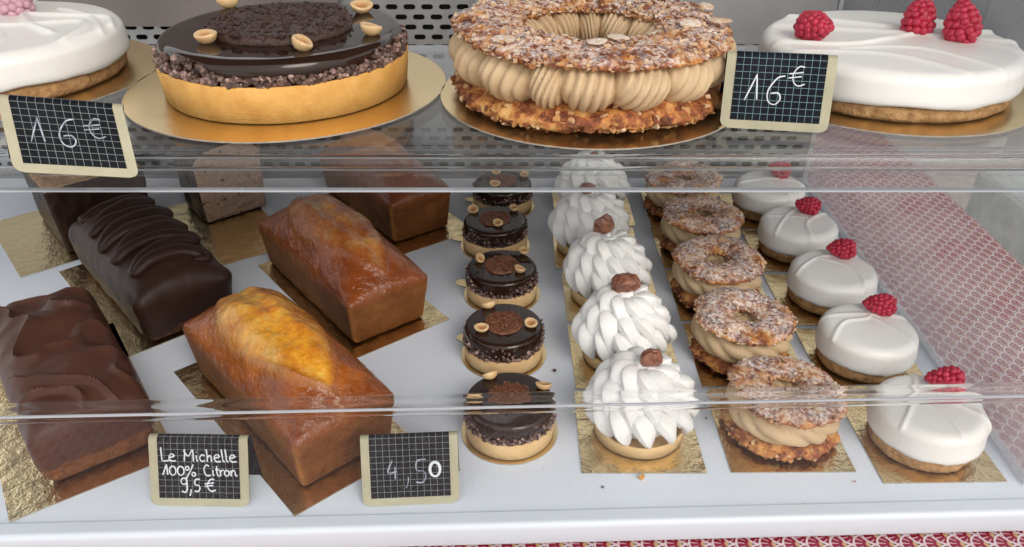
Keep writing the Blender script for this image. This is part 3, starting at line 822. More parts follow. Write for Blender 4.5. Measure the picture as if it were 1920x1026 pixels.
def paris_brest(x, y, z, rz, Ro_, ht, label, group, seed, big=False):
    t = empty('praline_choux_ring', (x, y, z), rz, label, 'choux pastry', group)
    rnd = random.Random(seed); q = Ro_/.043
    if big:
        Rc, rr, r1 = .077, .030, .013; zt = .0505; amp = .0034; rtop = .0270; Rt = .0800
    else:
        Rc, rr, r1 = .0235, .0175, .0085; zt = .0385; amp = .0024; rtop = .0155; Rt = .0260
    vs, fs = craggy_ring(Rc, rr, r1, r1*.62, seed, amp, 260 if big else 140, 50 if big else 36)
    mb = MB(); mb.add(vs, fs, 0.0)
    almond_chips(mb, vs, Rc, r1*.1, 1700 if big else 560, .0024 if big else .0017, rnd, True)
    mb.build('choux_base', M['choux_low'], t, True, sharp=40)
    # praline cream
    nU, nV = (1100, 40) if big else (260, 40); cv = []
    if big:
        nl = 17
        edges = [0]
        for i in range(nl): edges.append(edges[-1]+rnd.uniform(.6, 1.4))
        tot = edges[-1]; edges = [e/tot*2*PI for e in edges]; slant = [rnd.choice((-1.5, -1.1, -.6, .2, .8, 1.2, 1.6)) for _ in range(nl)]; nr = [rnd.choice((4, 5, 5, 6)) for _ in range(nl)]
        for i in range(nU):
            tt = 2*PI*i/nU
            for j in range(nV):
                g = 2*PI*j/nV
                k = 0
                while k < nl-1 and edges[k+1] <= tt: k += 1
                u = (tt-edges[k])/(edges[k+1]-edges[k])
                lobe = (max(0, math.sin(PI*u)))**.5
                vfr = abs(math.sin(g+.0)) # 0 on outside mid
                rib = abs(math.sin(PI*(u*nr[k]+slant[k]*math.sin(g)*1.0)))**.8
                R1 = .0265*(.70+.30*lobe)+.0050*rib*lobe+.0015*N3((math.cos(tt)*8, math.sin(tt)*8, g), 1, 5)
                rc_ = .0765
                p = Vector(((rc_+(R1+.004)*math.cos(g))*math.cos(tt), (rc_+(R1+.004)*math.cos(g))*math.sin(tt), (.0335+.70*R1*math.sin(g))))
                cv.append(p)
        cf = gridfaces(nU, nV, True, True)
        new_obj('praline_cream', cv, cf, M['praline_cream'], t, True)
    else:
        mb2 = MB()
        nU = 300
        for (lr, lz, lR, ph, tw) in ((.0245, .0240, .0165, 0, 9),):
            for i in range(nU):
                tt = 2*PI*i/nU
                for j in range(nV):
                    g = 2*PI*j/nV
                    ridge = abs(math.sin(2.5*(g+tt*2.2+.6*N3((math.cos(tt), math.sin(tt), 0), 1.3, seed)+seed)))**.7
                    R1 = lR*(.80+.23*ridge)*(1+.08*N3((math.cos(tt)*1.5, math.sin(tt)*1.5, 0), 1.3, seed+4))
                    cv.append(Vector(((lr+R1*math.cos(g))*math.cos(tt), (lr+R1*math.cos(g))*math.sin(tt), lz+.82*R1*math.sin(g))))
        mb2.add(cv, gridfaces(nU, nV, True, True))
        pts = []
        for k in range(60):
            u = k/59; g = u*PI*5+seed; r_ = .0135*(1-u)
            pts.append(Vector((r_*math.cos(g), r_*math.sin(g), .026+.006*u)))
        tube(mb2, pts, lambda u: .0044*(1-u)**.4+.0006, 10)
        mb2.build('praline_cream', M['praline_cream'], t, True)
    # crown
    vs, fs = craggy_ring(Rt, rtop, r1*.62 if big else r1*.68, zt, seed+9, amp*.9, 280 if big else 150, 56 if big else 40, .35)
    tx, ty = rnd.uniform(-.05, .05), rnd.uniform(-.05, .05)
    if big: tx, ty = -.02, 0.02
    vs = [Vector((v.x, v.y, v.z+v.x*tx+v.y*ty)) for v in vs]
    mb = MB(); mb.add(vs, fs, 0.0)
    almond_chips(mb, vs, Rt, zt-.002, 3000 if big else 650, .0023 if big else .0014, rnd)
    if big:
        for k in range(6):
            g = rnd.uniform(0, 2*PI); r_ = Rt+rnd.uniform(-.02, .022)
            blob(mb, (r_*math.cos(g), r_*math.sin(g), zt+.0095), (.009, .006, .0009), rnd, .06, True, rnd.uniform(.7, 1), Matrix.Rotation(rnd.uniform(0, 6), 3, 'Z') @ Matrix.Rotation(rnd.uniform(-.4, .4), 3, 'X'))
    mb.build('choux_crown', M['choux_top'], t, True, sharp=40)
    return t

# ------------------------------------------------------------------ loaves
def rounded_block(hx, hy, hz, r, nx, ny, nz):
    """surface grid of a rounded box centred at z=hz; returns verts, faces, face kinds"""
    vs = []; fs = []; idx = {}; kinds = []
    def vid(i, j, k):
        key = (i, j, k)
        if key not in idx:
            q = Vector(((-1+2*i/nx)*hx, (-1+2*j/ny)*hy, (-1+2*k/nz)*hz))
            c = Vector((max(-hx+r, min(hx-r, q.x)), max(-hy+r, min(hy-r, q.y)), max(-hz+r, min(hz-r, q.z))))
            d = q-c
            if d.length > 1e-9: q = c+d.normalized()*r
            idx[key] = len(vs); vs.append(q+Vector((0, 0, hz)))
        return idx[key]
    for i in range(nx):
        for j in range(ny):
            fs.append((vid(i,j,nz), vid(i+1,j,nz), vid(i+1,j+1,nz), vid(i,j+1,nz))); kinds.append('t')
            fs.append((vid(i,j,0), vid(i,j+1,0), vid(i+1,j+1,0), vid(i+1,j,0))); kinds.append('b')
    for i in range(nx):
        for k in range(nz):
            fs.append((vid(i,0,k), vid(i+1,0,k), vid(i+1,0,k+1), vid(i,0,k+1))); kinds.append('f')
            fs.append((vid(i,ny,k), vid(i,ny,k+1), vid(i+1,ny,k+1), vid(i+1,ny,k))); kinds.append('k')
    for j in range(ny):
        for k in range(nz):
            fs.append((vid(0,j,k), vid(0,j,k+1), vid(0,j+1,k+1), vid(0,j+1,k))); kinds.append('s')
            fs.append((vid(nx,j,k), vid(nx,j+1,k), vid(nx,j+1,k+1), vid(nx,j,k+1))); kinds.append('s')
    return vs, fs, kinds
def mesh_loaf(vs, fs, mats, mi, parent, tone, side, edge, name='cake', pale=None):
    o = new_obj(name, vs, fs, mats, parent, True, mi, {'tone': tone, 'side': side, 'edge': edge, 'pale': pale or [0.0]*len(vs)}, sharp=50)
    return o
def golden_loaf(x, y, z, rz, wx, wy, hs, dome, mat, label, seed, cracky=.0, crackw=.62):
    t = empty('loaf_cake', (x, y, z), rz, label, 'loaf cake', 'loaf cakes on gold cards')
    hx, hy = wx/2, wy/2
    vs, fs, kinds = rounded_block(hx, hy, hs/2, .0050, 60, 120, 24)
    nv = []; tone = []; side = []; edge = []; pale = []
    for v in vs:
        u = v.x/hx; w_ = v.y/hy; tz = v.z/hs
        env = max(0, 1-abs(u)**2.3)**.85*max(0, 1-abs(w_)**2.6)**.8
        d = dome*env
        # leaf-shaped burst running along the length
        c0 = .22+cracky; dn = (c0-w_)/1.05 if w_ < c0 else (w_-c0)/.72
        ww = crackw*max(0, 1-abs(dn)**2.0)**.75*(1+.10*N3((w_*2, seed, 0), 1))
        lf = sm(ww+.05, ww-.05, abs(u+.07*math.sin(w_*3+seed)))
        mid = math.exp(-((u+.10*math.sin(w_*4+seed))/.16)**2)*lf
        wr = FB((v.x, v.y*.5, 0), 55, seed, 4)
        if tz > .5:
            d += (lf*.006*max(.2, env)+lf*wr*.0026-mid*.0042*math.sin((w_+1)*1.5))*sm(.5, 1, tz)
            lipd = abs(abs(u)-ww)
            d += .0022*math.exp(-(lipd/.05)**2)*env
        fl = 1+.13*tz
        p = Vector((v.x*fl, v.y*(1+.07*tz), v.z*1.0+(d*sm(.35, 1, tz))))
        k = FB(v, 30, seed, 3)*.0016
        p += Vector((math.copysign(k, v.x) if abs(u) > .9 else 0, math.copysign(k, v.y) if abs(w_) > .95 else 0, k if tz > .9 else 0))
        nv.append(p)
        top = sm(.90, .985, tz) if max(abs(u), abs(w_)) > .93 else (1 if tz > .5 else 0)
        wr2 = .5+.5*FB((v.x, v.y, 5), 60, seed, 4)
        lt = sm(ww+.10, ww-.22, abs(u+.07*math.sin(w_*3+seed)))
        tone.append(max(0, min(1, top*lt*(.42+.75*mid*sm(-1, .1, w_+.3)+.5*wr2)*(.55+.45*env**.5))))
        side.append(1-top)
        ed = math.exp(-((max(abs(u)/1.0, abs(w_))-1)/.04)**2)*sm(.86, .99, tz)*.6
        lip = math.exp(-(abs(abs(u)-ww)/.03)**2)*top*.35*(1 if env > .05 else 0)
        cr_ = math.exp(-((1-min(abs(u), 1))/.07)**2)*sm(.93, .99, abs(w_))+sm(.10, .0, tz)*.8
        pale.append(max(0, min(.75, (cr_*.7+.25*FB((v.x, v.y, v.z), 50, seed, 3))*(1-top))))
        edge.append(max(0, min(1, max(ed, lip))))
    mesh_loaf(nv, fs, [M[mat]], None, t, tone, side, edge, pale=pale)
    return t
def choc_loaf(x, y, z, rz, wx, wy, hs, dome, mat, label, seed, kind, skirt):
    t = empty('loaf_cake', (x, y, z), rz, label, 'loaf cake', 'loaf cakes on gold cards')
    hx, hy = wx/2, wy/2
    vs, fs, kinds = rounded_block(hx, hy, hs/2, .009, 90, 170, 24)
    path = []
    if kind == 'wave':
        K = 420
        for i in range(K+1):
            u = i/K; ph = u*5.2*2*PI
            path.append(Vector((hx*.66*math.sin(ph)*(1-.12*math.cos(u*7)), hy*(-.80+1.62*u)+.004*math.cos(ph*.5))))
    nv = []; tone = []; side = []; edge = []
    for v in vs:
        u = v.x/hx; w_ = v.y/hy; tz = v.z/hs
        env = max(0, 1-abs(u)**2.6)**.7*max(0, 1-abs(w_)**5)**.6
        d = dome*env
        if kind == 'wave' and tz > .75:
            b = 9; q = v.xy; jc = int((q.y/hy+.80)/1.62*len(path))
            for k in range(max(0, jc-90), min(len(path), jc+90)):
                dd = (path[k]-q).length_squared
                if dd < b: b = dd
            b = math.sqrt(b) if b < 9 else 1; rw = .0040
            if b < .0074: d += .0020*math.sqrt(1-(b/.0074)**2)*(.9+.25*N3((q.x, q.y, 0), 60, seed))*env**.5
            d += .0014*N3((v.x, v.y, 0), 60, seed)
        if kind == 'fold' and tz > .6:
            c, s_ = math.cos(.5), math.sin(.5)
            a = (v.x*c+v.y*s_)*58; wv = 1.2*N3((v.x, v.y, 0), 32, seed)+2.6*N3((v.x, v.y, 0), 14, seed+3)
            f = abs(math.sin(a*.9+wv*2.0))
            lump = N3((v.x, v.y, 0), 26, seed+8)
            d += (.0085*(1-f)**2.2+.010*lump)*max(0.0, 1-max(abs(u), abs(w_))**6)*sm(.6, 1, tz)
        fl = 1+.13*tz
        ov = 0
        sk = skirt+.006*N3((v.x*1.0, v.y*1.0, 0), 28, seed)+.004*N3((v.x, v.y, 1), 90, seed)
        coated = sm(sk-.0006, sk+.0006, v.z)
        k = .0018*coated*N3(v, 45, seed+2)+.0018*coated+(.0012*(1-coated))*FB(v, 90, seed, 3)
        if kind == 'wave' : k += .003*coated*max(0, N3((v.y*1.0, v.x, v.z*.3), 38, seed))
        p = Vector((v.x*fl, v.y*(1+.06*tz), v.z+d*sm(.6, 1, tz)))
        nrm = Vector((u**7, w_**15, 0))
        p += nrm*k
        nv.append(p); tone.append(0); side.append(1-coated); edge.append(0)
    cake = mesh_loaf(nv, fs, [M[mat]], None, t, tone, side, edge)
    if kind == 'wave':
        mb = MB(); pts = []; K = 360
        for i in range(K+1):
            q = i/K; ph = q*4.8*2*PI+.6
            u = .76*math.copysign(abs(math.sin(ph))**.85, math.sin(ph))*(1-.10*math.cos(q*6))
            w_ = -.88+1.74*q+.035*math.cos(ph*2)+.02*math.sin(q*23)
            env = max(0, 1-abs(u)**2.6)**.7*max(0, 1-abs(w_)**5)**.6
            pts.append(Vector((u*hx*1.10, w_*hy*1.05+.010*u*hx/hx*.6, hs+dome*env+.0022+.0015*N3((u*3, w_*6, 0), 1, seed))))
        tube(mb, pts, lambda s: .0080*(1+.14*math.sin(s*31)+.10*math.sin(s*77+1))*min(1, .3+s*25, .3+(1-s)*25), 14, flat=.85, up=Vector((0, 0, 1)))
        rd = mb.build('piped_chocolate', M[mat], t, True)
        me = rd.data
        sm_ = rd.modifiers.new('smooth', 'SMOOTH'); sm_.factor = .5; sm_.iterations = 4
    return t
def cut_loaf(x, y, z, rz, wx, wy, hs, dome, mat, crumb, label, seed, top_crumb=False):
    t = empty('half_loaf_cake', (x, y, z), rz, label, 'loaf cake', 'loaf cakes on gold cards')
    hx, hy = wx/2, wy/2
    vs, fs, kinds = rounded_block(hx, hy, hs/2, .004, 50, 46, 40)
    nv = []; side = []
    for v in vs:
        u = v.x/hx; w_ = v.y/hy; tz = v.z/hs
        env = max(0, 1-abs(u)**3)**.6
        p = Vector((v.x*(1+.10*tz), v.y, v.z+dome*env*sm(.6, 1, tz)))
        if w_ < -.93: p.y += FB((v.x, 0, v.z), 110, seed, 4)*.0013
        elif top_crumb and tz > .9: p.z += FB((v.x, v.y, 0), 70, seed, 4)*.0035
        else: p += Vector((u, w_, .3))*FB(v, 35, seed, 3)*.002
        nv.append(p); side.append(0)
    mi = []
    for kd in kinds:
        if top_crumb: mi.append(1 if kd == 't' else 0)
        else: mi.append(1 if kd == 'f' else 0)
    o = new_obj('cake', nv, fs, [M[mat], M[crumb]], t, True, mi, {'side': side, 'tone': side, 'edge': side}, sharp=50)
    return t

# ------------------------------------------------------------------ price tags
def mk_glyphs():
    G = {}
    def circ(cx, cy, rx, ry, a0=0, a1=360, n=14): return [(cx+rx*math.cos(rad(a0+(a1-a0)*i/n)), cy+ry*math.sin(rad(a0+(a1-a0)*i/n))) for i in range(n+1)]
    G['L'] = (.62, [[(.08, 1.12), (.12, .6), (.18, .05), (.5, .02), (.72, .05)]])
    G['e'] = (.62, [[(.08, .28), (.35, .34), (.5, .42), (.4, .56), (.22, .55), (.1, .35), (.14, .12), (.32, .0), (.62, .04)]])
    G['M'] = (1.0, [[(.12, .0), (.18, .85), (.14, .95)], [(.08, .88), (.45, .42), (.8, .95), (.84, .0)]])
    G['i'] = (.28, [[(.08, .5), (.1, .2), (.16, .0)], [(.09, .74), (.1, .78)]])
    G['c'] = (.50, [[(.46, .46), (.25, .54), (.07, .3), (.2, .03), (.48, .08)]])
    G['h'] = (.62, [[(.1, 1.0), (.16, .5), (.16, .0)], [(.16, .28), (.34, .5), (.46, .4), (.5, .0)]])
    G['l'] = (.30, [[(.04, 1.02), (.12, .4), (.16, .08), (.3, .02)]])
    G['1'] = (.50, [[(.0, .02), (.3, .8), (.34, .86), (.42, .05)]])
    G['0'] = (.66, [circ(.33, .4, .26, .38, 80, 450)])
    G['%'] = (.95, [circ(.2, .62, .14, .16), [(.7, .95), (.45, .4), (.1, -.25)], circ(.72, .12, .15, .15)])
    G['C'] = (.70, [[(.5, .80), (.28, .92), (.08, .65), (.1, .3), (.3, .02), (.62, .06)]])
    G['t'] = (.34, [[(.12, .85), (.14, .3), (.22, .02), (.34, .02)], [(.0, .52), (.34, .54)]])
    G['r'] = (.38, [[(.06, .5), (.1, .0)], [(.09, .3), (.22, .5), (.36, .46)]])
    G['o'] = (.48, [circ(.22, .25, .19, .24, 70, 430)])
    G['n'] = (.60, [[(.06, .5), (.1, .0)], [(.1, .28), (.28, .5), (.4, .4), (.46, .1), (.58, .0)]])
    G['9'] = (.62, [circ(.28, .75, .22, .24, -20, 340)+[(.5, .4), (.48, .05), (.3, -.12), (.1, .0)]])
    G[','] = (.34, [[(.16, .12), (.15, -.1), (.06, -.38)]])
    G['5'] = (.62, [[(.52, .92), (.18, .88), (.14, .5), (.4, .44), (.5, .22), (.36, -.02), (.1, .0)]])
    G['E'] = (1.0, [[(.82, .9), (.55, .92), (.32, .6), (.34, .22), (.58, .0), (.9, .1)], [(.08, .56), (.78, .66)], [(.08, .36), (.72, .46)]])
    G['4'] = (.62, [[(.3, .98), (.06, .32), (.5, .36)], [(.44, .62), (.42, -.05)]])
    G['6'] = (.66, [[(.6, .95), (.35, .86), (.1, .45), (.14, .1), (.36, .0), (.52, .18), (.44, .38), (.2, .36)]])
    G[' '] = (.55, [])
    return G
GL = mk_glyphs()
def price_tag(BL, BR, lean, h, lines, label, faint=False, backa=30, backlen=.045, grid='gridline', ncol=12, skew=0.0):
    """lines: (text, x0, base, size, stroke, bold) in tag units of width"""
    BL = Vector(BL); BR = Vector(BR); W = (BR-BL).length; ex = (BR-BL).normalized()
    base = (BL+BR)/2
    upb = Vector((0, 0, 1)); fwd = upb.cross(ex).normalized()    # points away from the viewer (+y)
    upv = (Vector((0, 0, 1))*math.cos(lean)+fwd*math.sin(lean)); upv = (upv-ex*upv.dot(ex)).normalized()
    nrm = ex.cross(upv).normalized()    # toward viewer
    if nrm.y > 0: nrm = -nrm
    upl = (upv+ex*skew).normalized(); upv_ = upl
    root = empty('price_tag', base, 0, label, 'price tag', 'folded slate price tags')
    R_ = .0042; Lf = h-R_
    turn = PI-(rad(backa))
    La = R_*turn
    def pos(s, L_, n=0.0):
        """s across in metres from BL, L_ up along the leaf"""
        if L_ <= Lf: c = upl*L_; nn = nrm
        else:
            a = min(turn, (L_-Lf)/R_)
            c = upl*Lf-nrm*R_+nrm*R_*math.cos(a)+upv*R_*math.sin(a); nn = nrm*math.cos(a)+upv*math.sin(a)
            if L_-Lf > La:
                dd = (-nrm*math.sin(turn)+upv*math.cos(turn))
                c = c+dd*(L_-Lf-La)
        return (BL-base)+ex*s+c+nn*n
    Ltot = Lf+La+backlen
    Ls = [0, .001, .002, .003, .0045, .006]+[.006+(Lf-.006)*k/4 for k in range(1, 5)]+[Lf+La*k/8 for k in range(1, 9)]+[Ltot-.006, Ltot]
    def inset(L_):
        r = .006; 
        if L_ < r: return r-math.sqrt(max(0, r*r-(r-L_)**2))
        return 0
    Th = .0009; ns = 8; vs = []
    for L_ in Ls:
        ins = inset(L_)
        for k in range(ns+1):
            vs.append(pos(ins+(W-2*ins)*k/ns, L_, 0))
    for L_ in Ls:
        ins = inset(L_)
        for k in range(ns+1):
            vs.append(pos(ins+(W-2*ins)*k/ns, L_, -Th))
    A = len(Ls)*(ns+1); fs = gridfaces(len(Ls), ns+1, False, False)+[f[::-1] for f in gridfaces(len(Ls), ns+1, False, False, A)]
    mi = []
    for i in range(len(Ls)-1): mi += [1 if Ls[i] >= Lf+La*.55 else 0]*ns
    mi += [1]*len(mi)
    for i in range(len(Ls)-1):
        a = i*(ns+1); fs.append((a, a+ns+1, A+a+ns+1, A+a)); mi.append(0 if Ls[i] < Lf else 1)
        b = a+ns; fs.append((b, A+b, A+b+ns+1, b+ns+1)); mi.append(0 if Ls[i] < Lf else 1)
    for k in range(ns):
        fs.append((k, A+k, A+k+1, k+1)); mi.append(0)
        c = (len(Ls)-1)*(ns+1)+k; fs.append((c, c+1, A+c+1, A+c)); mi.append(1)
    fr = new_obj('frame', vs, fs, [M['frame'], M['slate']], root, True, mi, sharp=50)
    bx = W*.088; bb = h*.115
    Lt = Lf+La*.55
    LL = [bb+(Lf-bb)*k/3 for k in range(4)]+[Lf+(Lt-Lf)*k/6 for k in range(1, 7)]
    vs = [pos(s, L_, .0003) for L_ in LL for s in (bx, W-bx)]
    new_obj('slate_face', vs, gridfaces(len(LL), 2, False, False), M['slate'], root, True)
    mb = MB(); lw = .00013
    for k in range(1, ncol):
        s = bx+(W-2*bx)*k/ncol; mb.add([pos(s+d, L_, .0005) for L_ in LL for d in (-lw, lw)], gridfaces(len(LL), 2, False, False))
    st = (W-2*bx)/ncol*.93; L_ = bb+st
    while L_ < Lt:
        mb.add([pos(s, L_+d, .0005) for s in (bx, W-bx) for d in (-lw, lw)], [(0, 1, 3, 2)]); L_ += st
    mb.build('grid_lines', M[grid], root, False)
    mb = MB(); mbf = MB()
    for (text, x0, y0, size, stroke, bright) in lines:
        cx = x0*W
        for ch in text:
            adv, strokes = GL[ch]
            for sgl in strokes:
                pts = [Vector((a, b, 0)) for a, b in sgl]; out = []
                for i in range(len(pts)-1):
                    p0 = pts[max(0, i-1)]; p1 = pts[i]; p2 = pts[i+1]; p3 = pts[min(len(pts)-1, i+2)]
                    for k in range(5):
                        u = k/5; out.append(.5*((2*p1)+(p2-p0)*u+(2*p0-5*p1+4*p2-p3)*u*u+(3*p1-p0-3*p2+p3)*u**3))
                out.append(pts[-1])
                wp = [pos(cx+p.x*size*W, (y0+0)*W+p.y*size*W, .0007) for p in out]
                tube(mb if bright else mbf, wp, lambda u: stroke*W*(.9+.15*math.sin(u*9)), 6, flat=.3, up=nrm)
            cx += adv*size*W
    if mb.v: mb.build('chalk_writing', M['chalk'], root, True)
    if mbf.v: mbf.build('worn_chalk_writing', M['chalk_faint'], root, True)
    return root

# ================================================================== placement
# --- choc tartlets, five in a column
G1 = 'chocolate tartlets in a column'
NR = .0057
chd = [(-.002, .5145, [(-.016, .026, NR, .9), (-.029, -.012, NR, -.2), (.029, .012, NR, .4)]),
       (-.008, .6225, [(-.014, .027, NR, .8), (-.020, -.012, NR, -.1), (.026, -.004, NR, .3)]),
       (-.011, .7300, [(-.024, .009, NR, .7), (.024, .026, NR, -.1), (.019, -.013, NR, .3)]),
       (-.020, .8370, [(-.026, .020, NR, .8), (.022, .022, NR, -.1), (.004, -.016, NR, .3)]),
       (-.012, .9420, [(-.008, .026, NR, .9), (.028, .014, NR, -.1), (-.010, -.014, NR, .3)])]
clab = ['chocolate tartlet at the very front, right beside the 4,50 price tag', 'glazed chocolate tartlet second from the front in its column',
        'glossy chocolate tartlet in the middle of its column of five', 'chocolate tartlet fourth from the front, behind the middle one of its column', 'chocolate tartlet farthest back, by the perforated wall']
wlab = ['frontmost', 'second', 'middle', 'fourth', 'rearmost']
for i, (x, y, nuts) in enumerate(chd):
    card_round(x, y, 0, .0412, 'small round gold card under the %s chocolate tartlet of the column' % wlab[i], 'round gold cards under the chocolate tartlets', rz=(-.42, -.55, -.45, -.35, -.4)[i], tab=(.0, .0135, .015, .015, .013)[i])
    choc_tart(.0385, .0165, .0345, x, y, CT, i*1.3, clab[i], G1, nuts, .0185, 'crisp_brown', (330, 360, 340, 340, 320)[i], .0021, 10+i, .0022)
# --- cream tarts
G2 = 'cream topped tartlets in a column'
crm = [(.1075, .5150, 0.0, (.004, -.002, .0075, .0085)), (.1060, .6210, .9, (.003, .004, .0108, .0085)), (.1010, .7280, 1.7, (.010, .004, .0085, .011)),
       (.0915, .8330, 2.3, (.003, .004, .0075, .006)), (.1030, .9380, 3.4, (0, .002, .004, .003))]
crl = ['white cream tartlet at the very front with an upright chestnut piece', 'white cream tartlet second from the front with a wide chestnut piece', 'white cream tartlet in the middle of its column with a large pointed chestnut piece',
       'white cream tartlet fourth from the front, a small chestnut tip on top', 'white cream tartlet farthest back, close to the perforated wall']
cardL = [at(1090, 887), at(1075, 713), at(1058, 603), at(1042, 507), at(1040, 420)]
cdx = [.106, .1075, .1065, .1000, .1045]; 
for i, (x, y, rz, nut) in enumerate(crm):
    card_rect(cdx[i], y-.001, 0, rad((0, 1, .5, -.5, 0)[i]), .1, .1, 'square gold card under the %s white cream tartlet' % wlab[i], 'square gold cards under the cream tartlets')
    t_ = cream_tart(x, y, CT, rz, crl[i], G2, 30+i, nut)
    for ch_ in t_.children:
        if ch_.name.startswith('piped_cream'): ch_.scale = (.93, .93, 1.0)
# --- paris-brest
G3 = 'praline choux rings in a column'
pb = [(.2270, .5170), (.2190, .6240), (.2190, .7300), (.2230, .8350), (.2190, .9350)]
pbl = ['small praline choux ring at the very front, next to the frontmost cream tartlet', 'small praline choux ring second from the front', 'small praline choux ring in the middle of its column, heavily sugared',
       'small praline choux ring fourth from the front with a small dark hole', 'small praline choux ring farthest back by the perforated wall']
pcx = [.2255, .2245, .2240, .2230, .2245]
for i, (x, y) in enumerate(pb):
    card_rect(pcx[i], y-.002, 0, rad((.5, -.5, 0, .5, 0)[i]), .1, .1, 'square gold card under the %s small praline choux ring' % wlab[i], 'square gold cards under the small choux rings')
    t_ = paris_brest(x, y, CT, i*1.1, .043, .05, pbl[i], G3, 50+i); t_.scale = (1.13, 1.13, 1.08)
# --- raspberry mousse tarts
G4 = 'white mousse tartlets with a raspberry'
rp = [(.3410, .5020, .0), (.3330, .6130, .6), (.3370, .7200, 1.4), (.3330, .8260, 2.2), (.3270, .9290, 3.0)]
rpl = ['white mousse tartlet with raspberry at the front right corner of the board', 'white mousse tartlet with raspberry, second from the front', 'white mousse tartlet with dark raspberry in the middle of its column',
       'white mousse tartlet with raspberry, fourth from the front', 'white mousse tartlet with raspberry farthest back by the perforated wall']
rb = [(.021, .020), (.019, .022), (.016, .022), (.017, .020), (.018, .018)]
RID = [[[(-.75, -.55), (-.3, .1), (.1, .95)], [(-.95, .3), (-.3, .15), (.95, .05)], [(-.2, .1), (.1, -.4), (.15, -.95)], [(.2, .2), (.6, -.2), (.95, -.5)]],
       [[(-.9, -.4), (-.5, .1), (.1, .3), (.2, .95)], [(-.95, .35), (.0, .4), (.9, .3)], [(.1, .3), (.5, -.2), (.8, -.75)]],
       [[(-.95, -.2), (-.3, .4), (.4, .5), (.95, .6)], [(-.3, .4), (.3, .0), (.45, -.5), (.35, -1)]],
       [[(-.8, -.6), (-.3, .2), (.3, .9)], [(.0, -.95), (.1, -.2), (.6, .3), (.9, .4)], [(-.9, .3), (.2, .1)]],
       [[(-.9, .0), (-.2, .2), (.5, .2), (.95, -.1)], [(-.2, .2), (.2, -.3), (.3, -.9)], [(.3, .2), (.6, -.4), (.6, -.8)]]]
for i, (x, y, rz) in enumerate(rp):
    card_rect((.3415, .3350, .3320, .3330, .3270)[i], y+(.002, 0, 0, 0, 0)[i], 0, rad((1.0, 0, .3, .5, 0)[i]), .098, .1, 'square gold card under the %s white mousse tartlet' % wlab[i], 'square gold cards under the mousse tartlets')
    dv = [(-.7, .25, -.1), (-.8, .3, -.05), (-.85, .2, .0), (-.7, .3, .0), (-.6, .5, .1)][i]
    mousse_tart(.0400, .0140, .0452, .0125, .0385, x, y, CT, 0, rpl[i], G4, RID[i], .0018, .0017, [(rb[i][0], rb[i][1], .0130, dv)], 70+i, shift=(.002, .001))

# --- loaves
card_rect(-.197, .5450, 0, rad(41.5), .116, .232, 'gold card under the bright golden lemon loaf at the front', 'gold cards under the loaves', 'gold')
golden_loaf(-.197, .5475, CT, rad(41.5), .082, .198, .052, .040, 'loaf_gold', 'glazed golden loaf with a bright yellow split crown, nearest the front', 3, 0.0, .84)
card_rect(-.178, .735, 0, rad(38), .112, .225, 'gold card under the brown glazed loaf in the middle', 'gold cards under the loaves', 'gold')
golden_loaf(-.185, .739, CT, rad(38), .080, .204, .052, .038, 'loaf_brown', 'glazed brown loaf with a split crown, just behind the bright golden loaf', 8, -.08, .74)
card_rect(-.150, .925, 0, rad(36), .108, .205, 'gold card under the rear reddish loaf beside the back wall', 'gold cards under the loaves', 'gold')
golden_loaf(-.166, .938, CT, rad(36), .076, .190, .054, .036, 'loaf_red', 'reddish brown glazed loaf at the back under the shelf', 14, .0, .6)
card_rect(-.400, .733, 0, rad(42), .112, .214, 'gold card under the dark chocolate loaf with piped waves', 'gold cards under the loaves', 'gold')
choc_loaf(-.388, .735, CT, rad(42), .084, .198, .052, .024, 'choc_dark', 'dark chocolate coated loaf with a piped zigzag wave on top', 21, 'wave', .010)
card_rect(-.392, .5440, 0, rad(35), .122, .232, 'gold card under the milk chocolate loaf at the front left', 'gold cards under the loaves', 'gold')
choc_loaf(-.388, .551, CT, rad(37), .080, .200, .050, .016, 'choc_milk', 'milk chocolate coated loaf with soft folds at the front left', 33, 'fold', .022)
card_rect(-.360, .885, 0, rad(33), .110, .190, 'gold card under the cut half loaf with crumb showing', 'gold cards under the loaves', 'gold')
cut_loaf(-.374, .942, CT, rad(40), .080, .072, .074, .022, 'choc_dark', 'crumb', 'half loaf in dark chocolate with its grey brown crumb cut face forward', 40)
card_rect(-.560, .865, 0, rad(40), .116, .168, 'gold card under the tall chocolate loaf piece at the back left', 'gold cards under the loaves', 'gold')
cut_loaf(-.522, .893, CT, rad(40), .100, .125, .080, .004, 'choc_dark', 'crumb_tan', 'tall dark chocolate loaf piece with tan crumb on top, back left below a price tag', 44, True)
card_rect(-.660, .725, 0, rad(36), .11, .14, 'gold card at the far left edge of the board, mostly out of view', 'gold cards under the loaves', 'gold')

# --- shelf cakes
card_round(-.183, .645, ZS, .128, 'large round gold card under the big chocolate tart', 'large round gold cards on the shelf')
KS = .913
nb = []
for (px, py, tl) in ((433, 15, .5), (678, 25, .3), (697, 67, .2), (567, 95, .5), (390, 82, .1)):
    p = at(px, py+4, ZS+.045); nb.append((p.x+.183, p.y-.645, .0082, tl))
choc_tart(.0985, .028, .0455, -.183, .645, ZS+CT, 0, 'large chocolate tart with a dark crisp disc and hazelnuts on the shelf', None, nb, .0565, 'crisp_dark', 1000, .0036, 90, .006, True, 'crust')
card_round(.062, .624, ZS, .119, 'large round gold card under the big praline choux ring', 'large round gold cards on the shelf')
paris_brest(.062, .626, ZS+CT, .4, .105, .06, 'large sugar dusted praline choux ring with piped cream on the shelf', None, 101, True)
card_round(.303, .645, ZS, .117, 'large round gold card under the white mousse cake at the right', 'large round gold cards on the shelf')
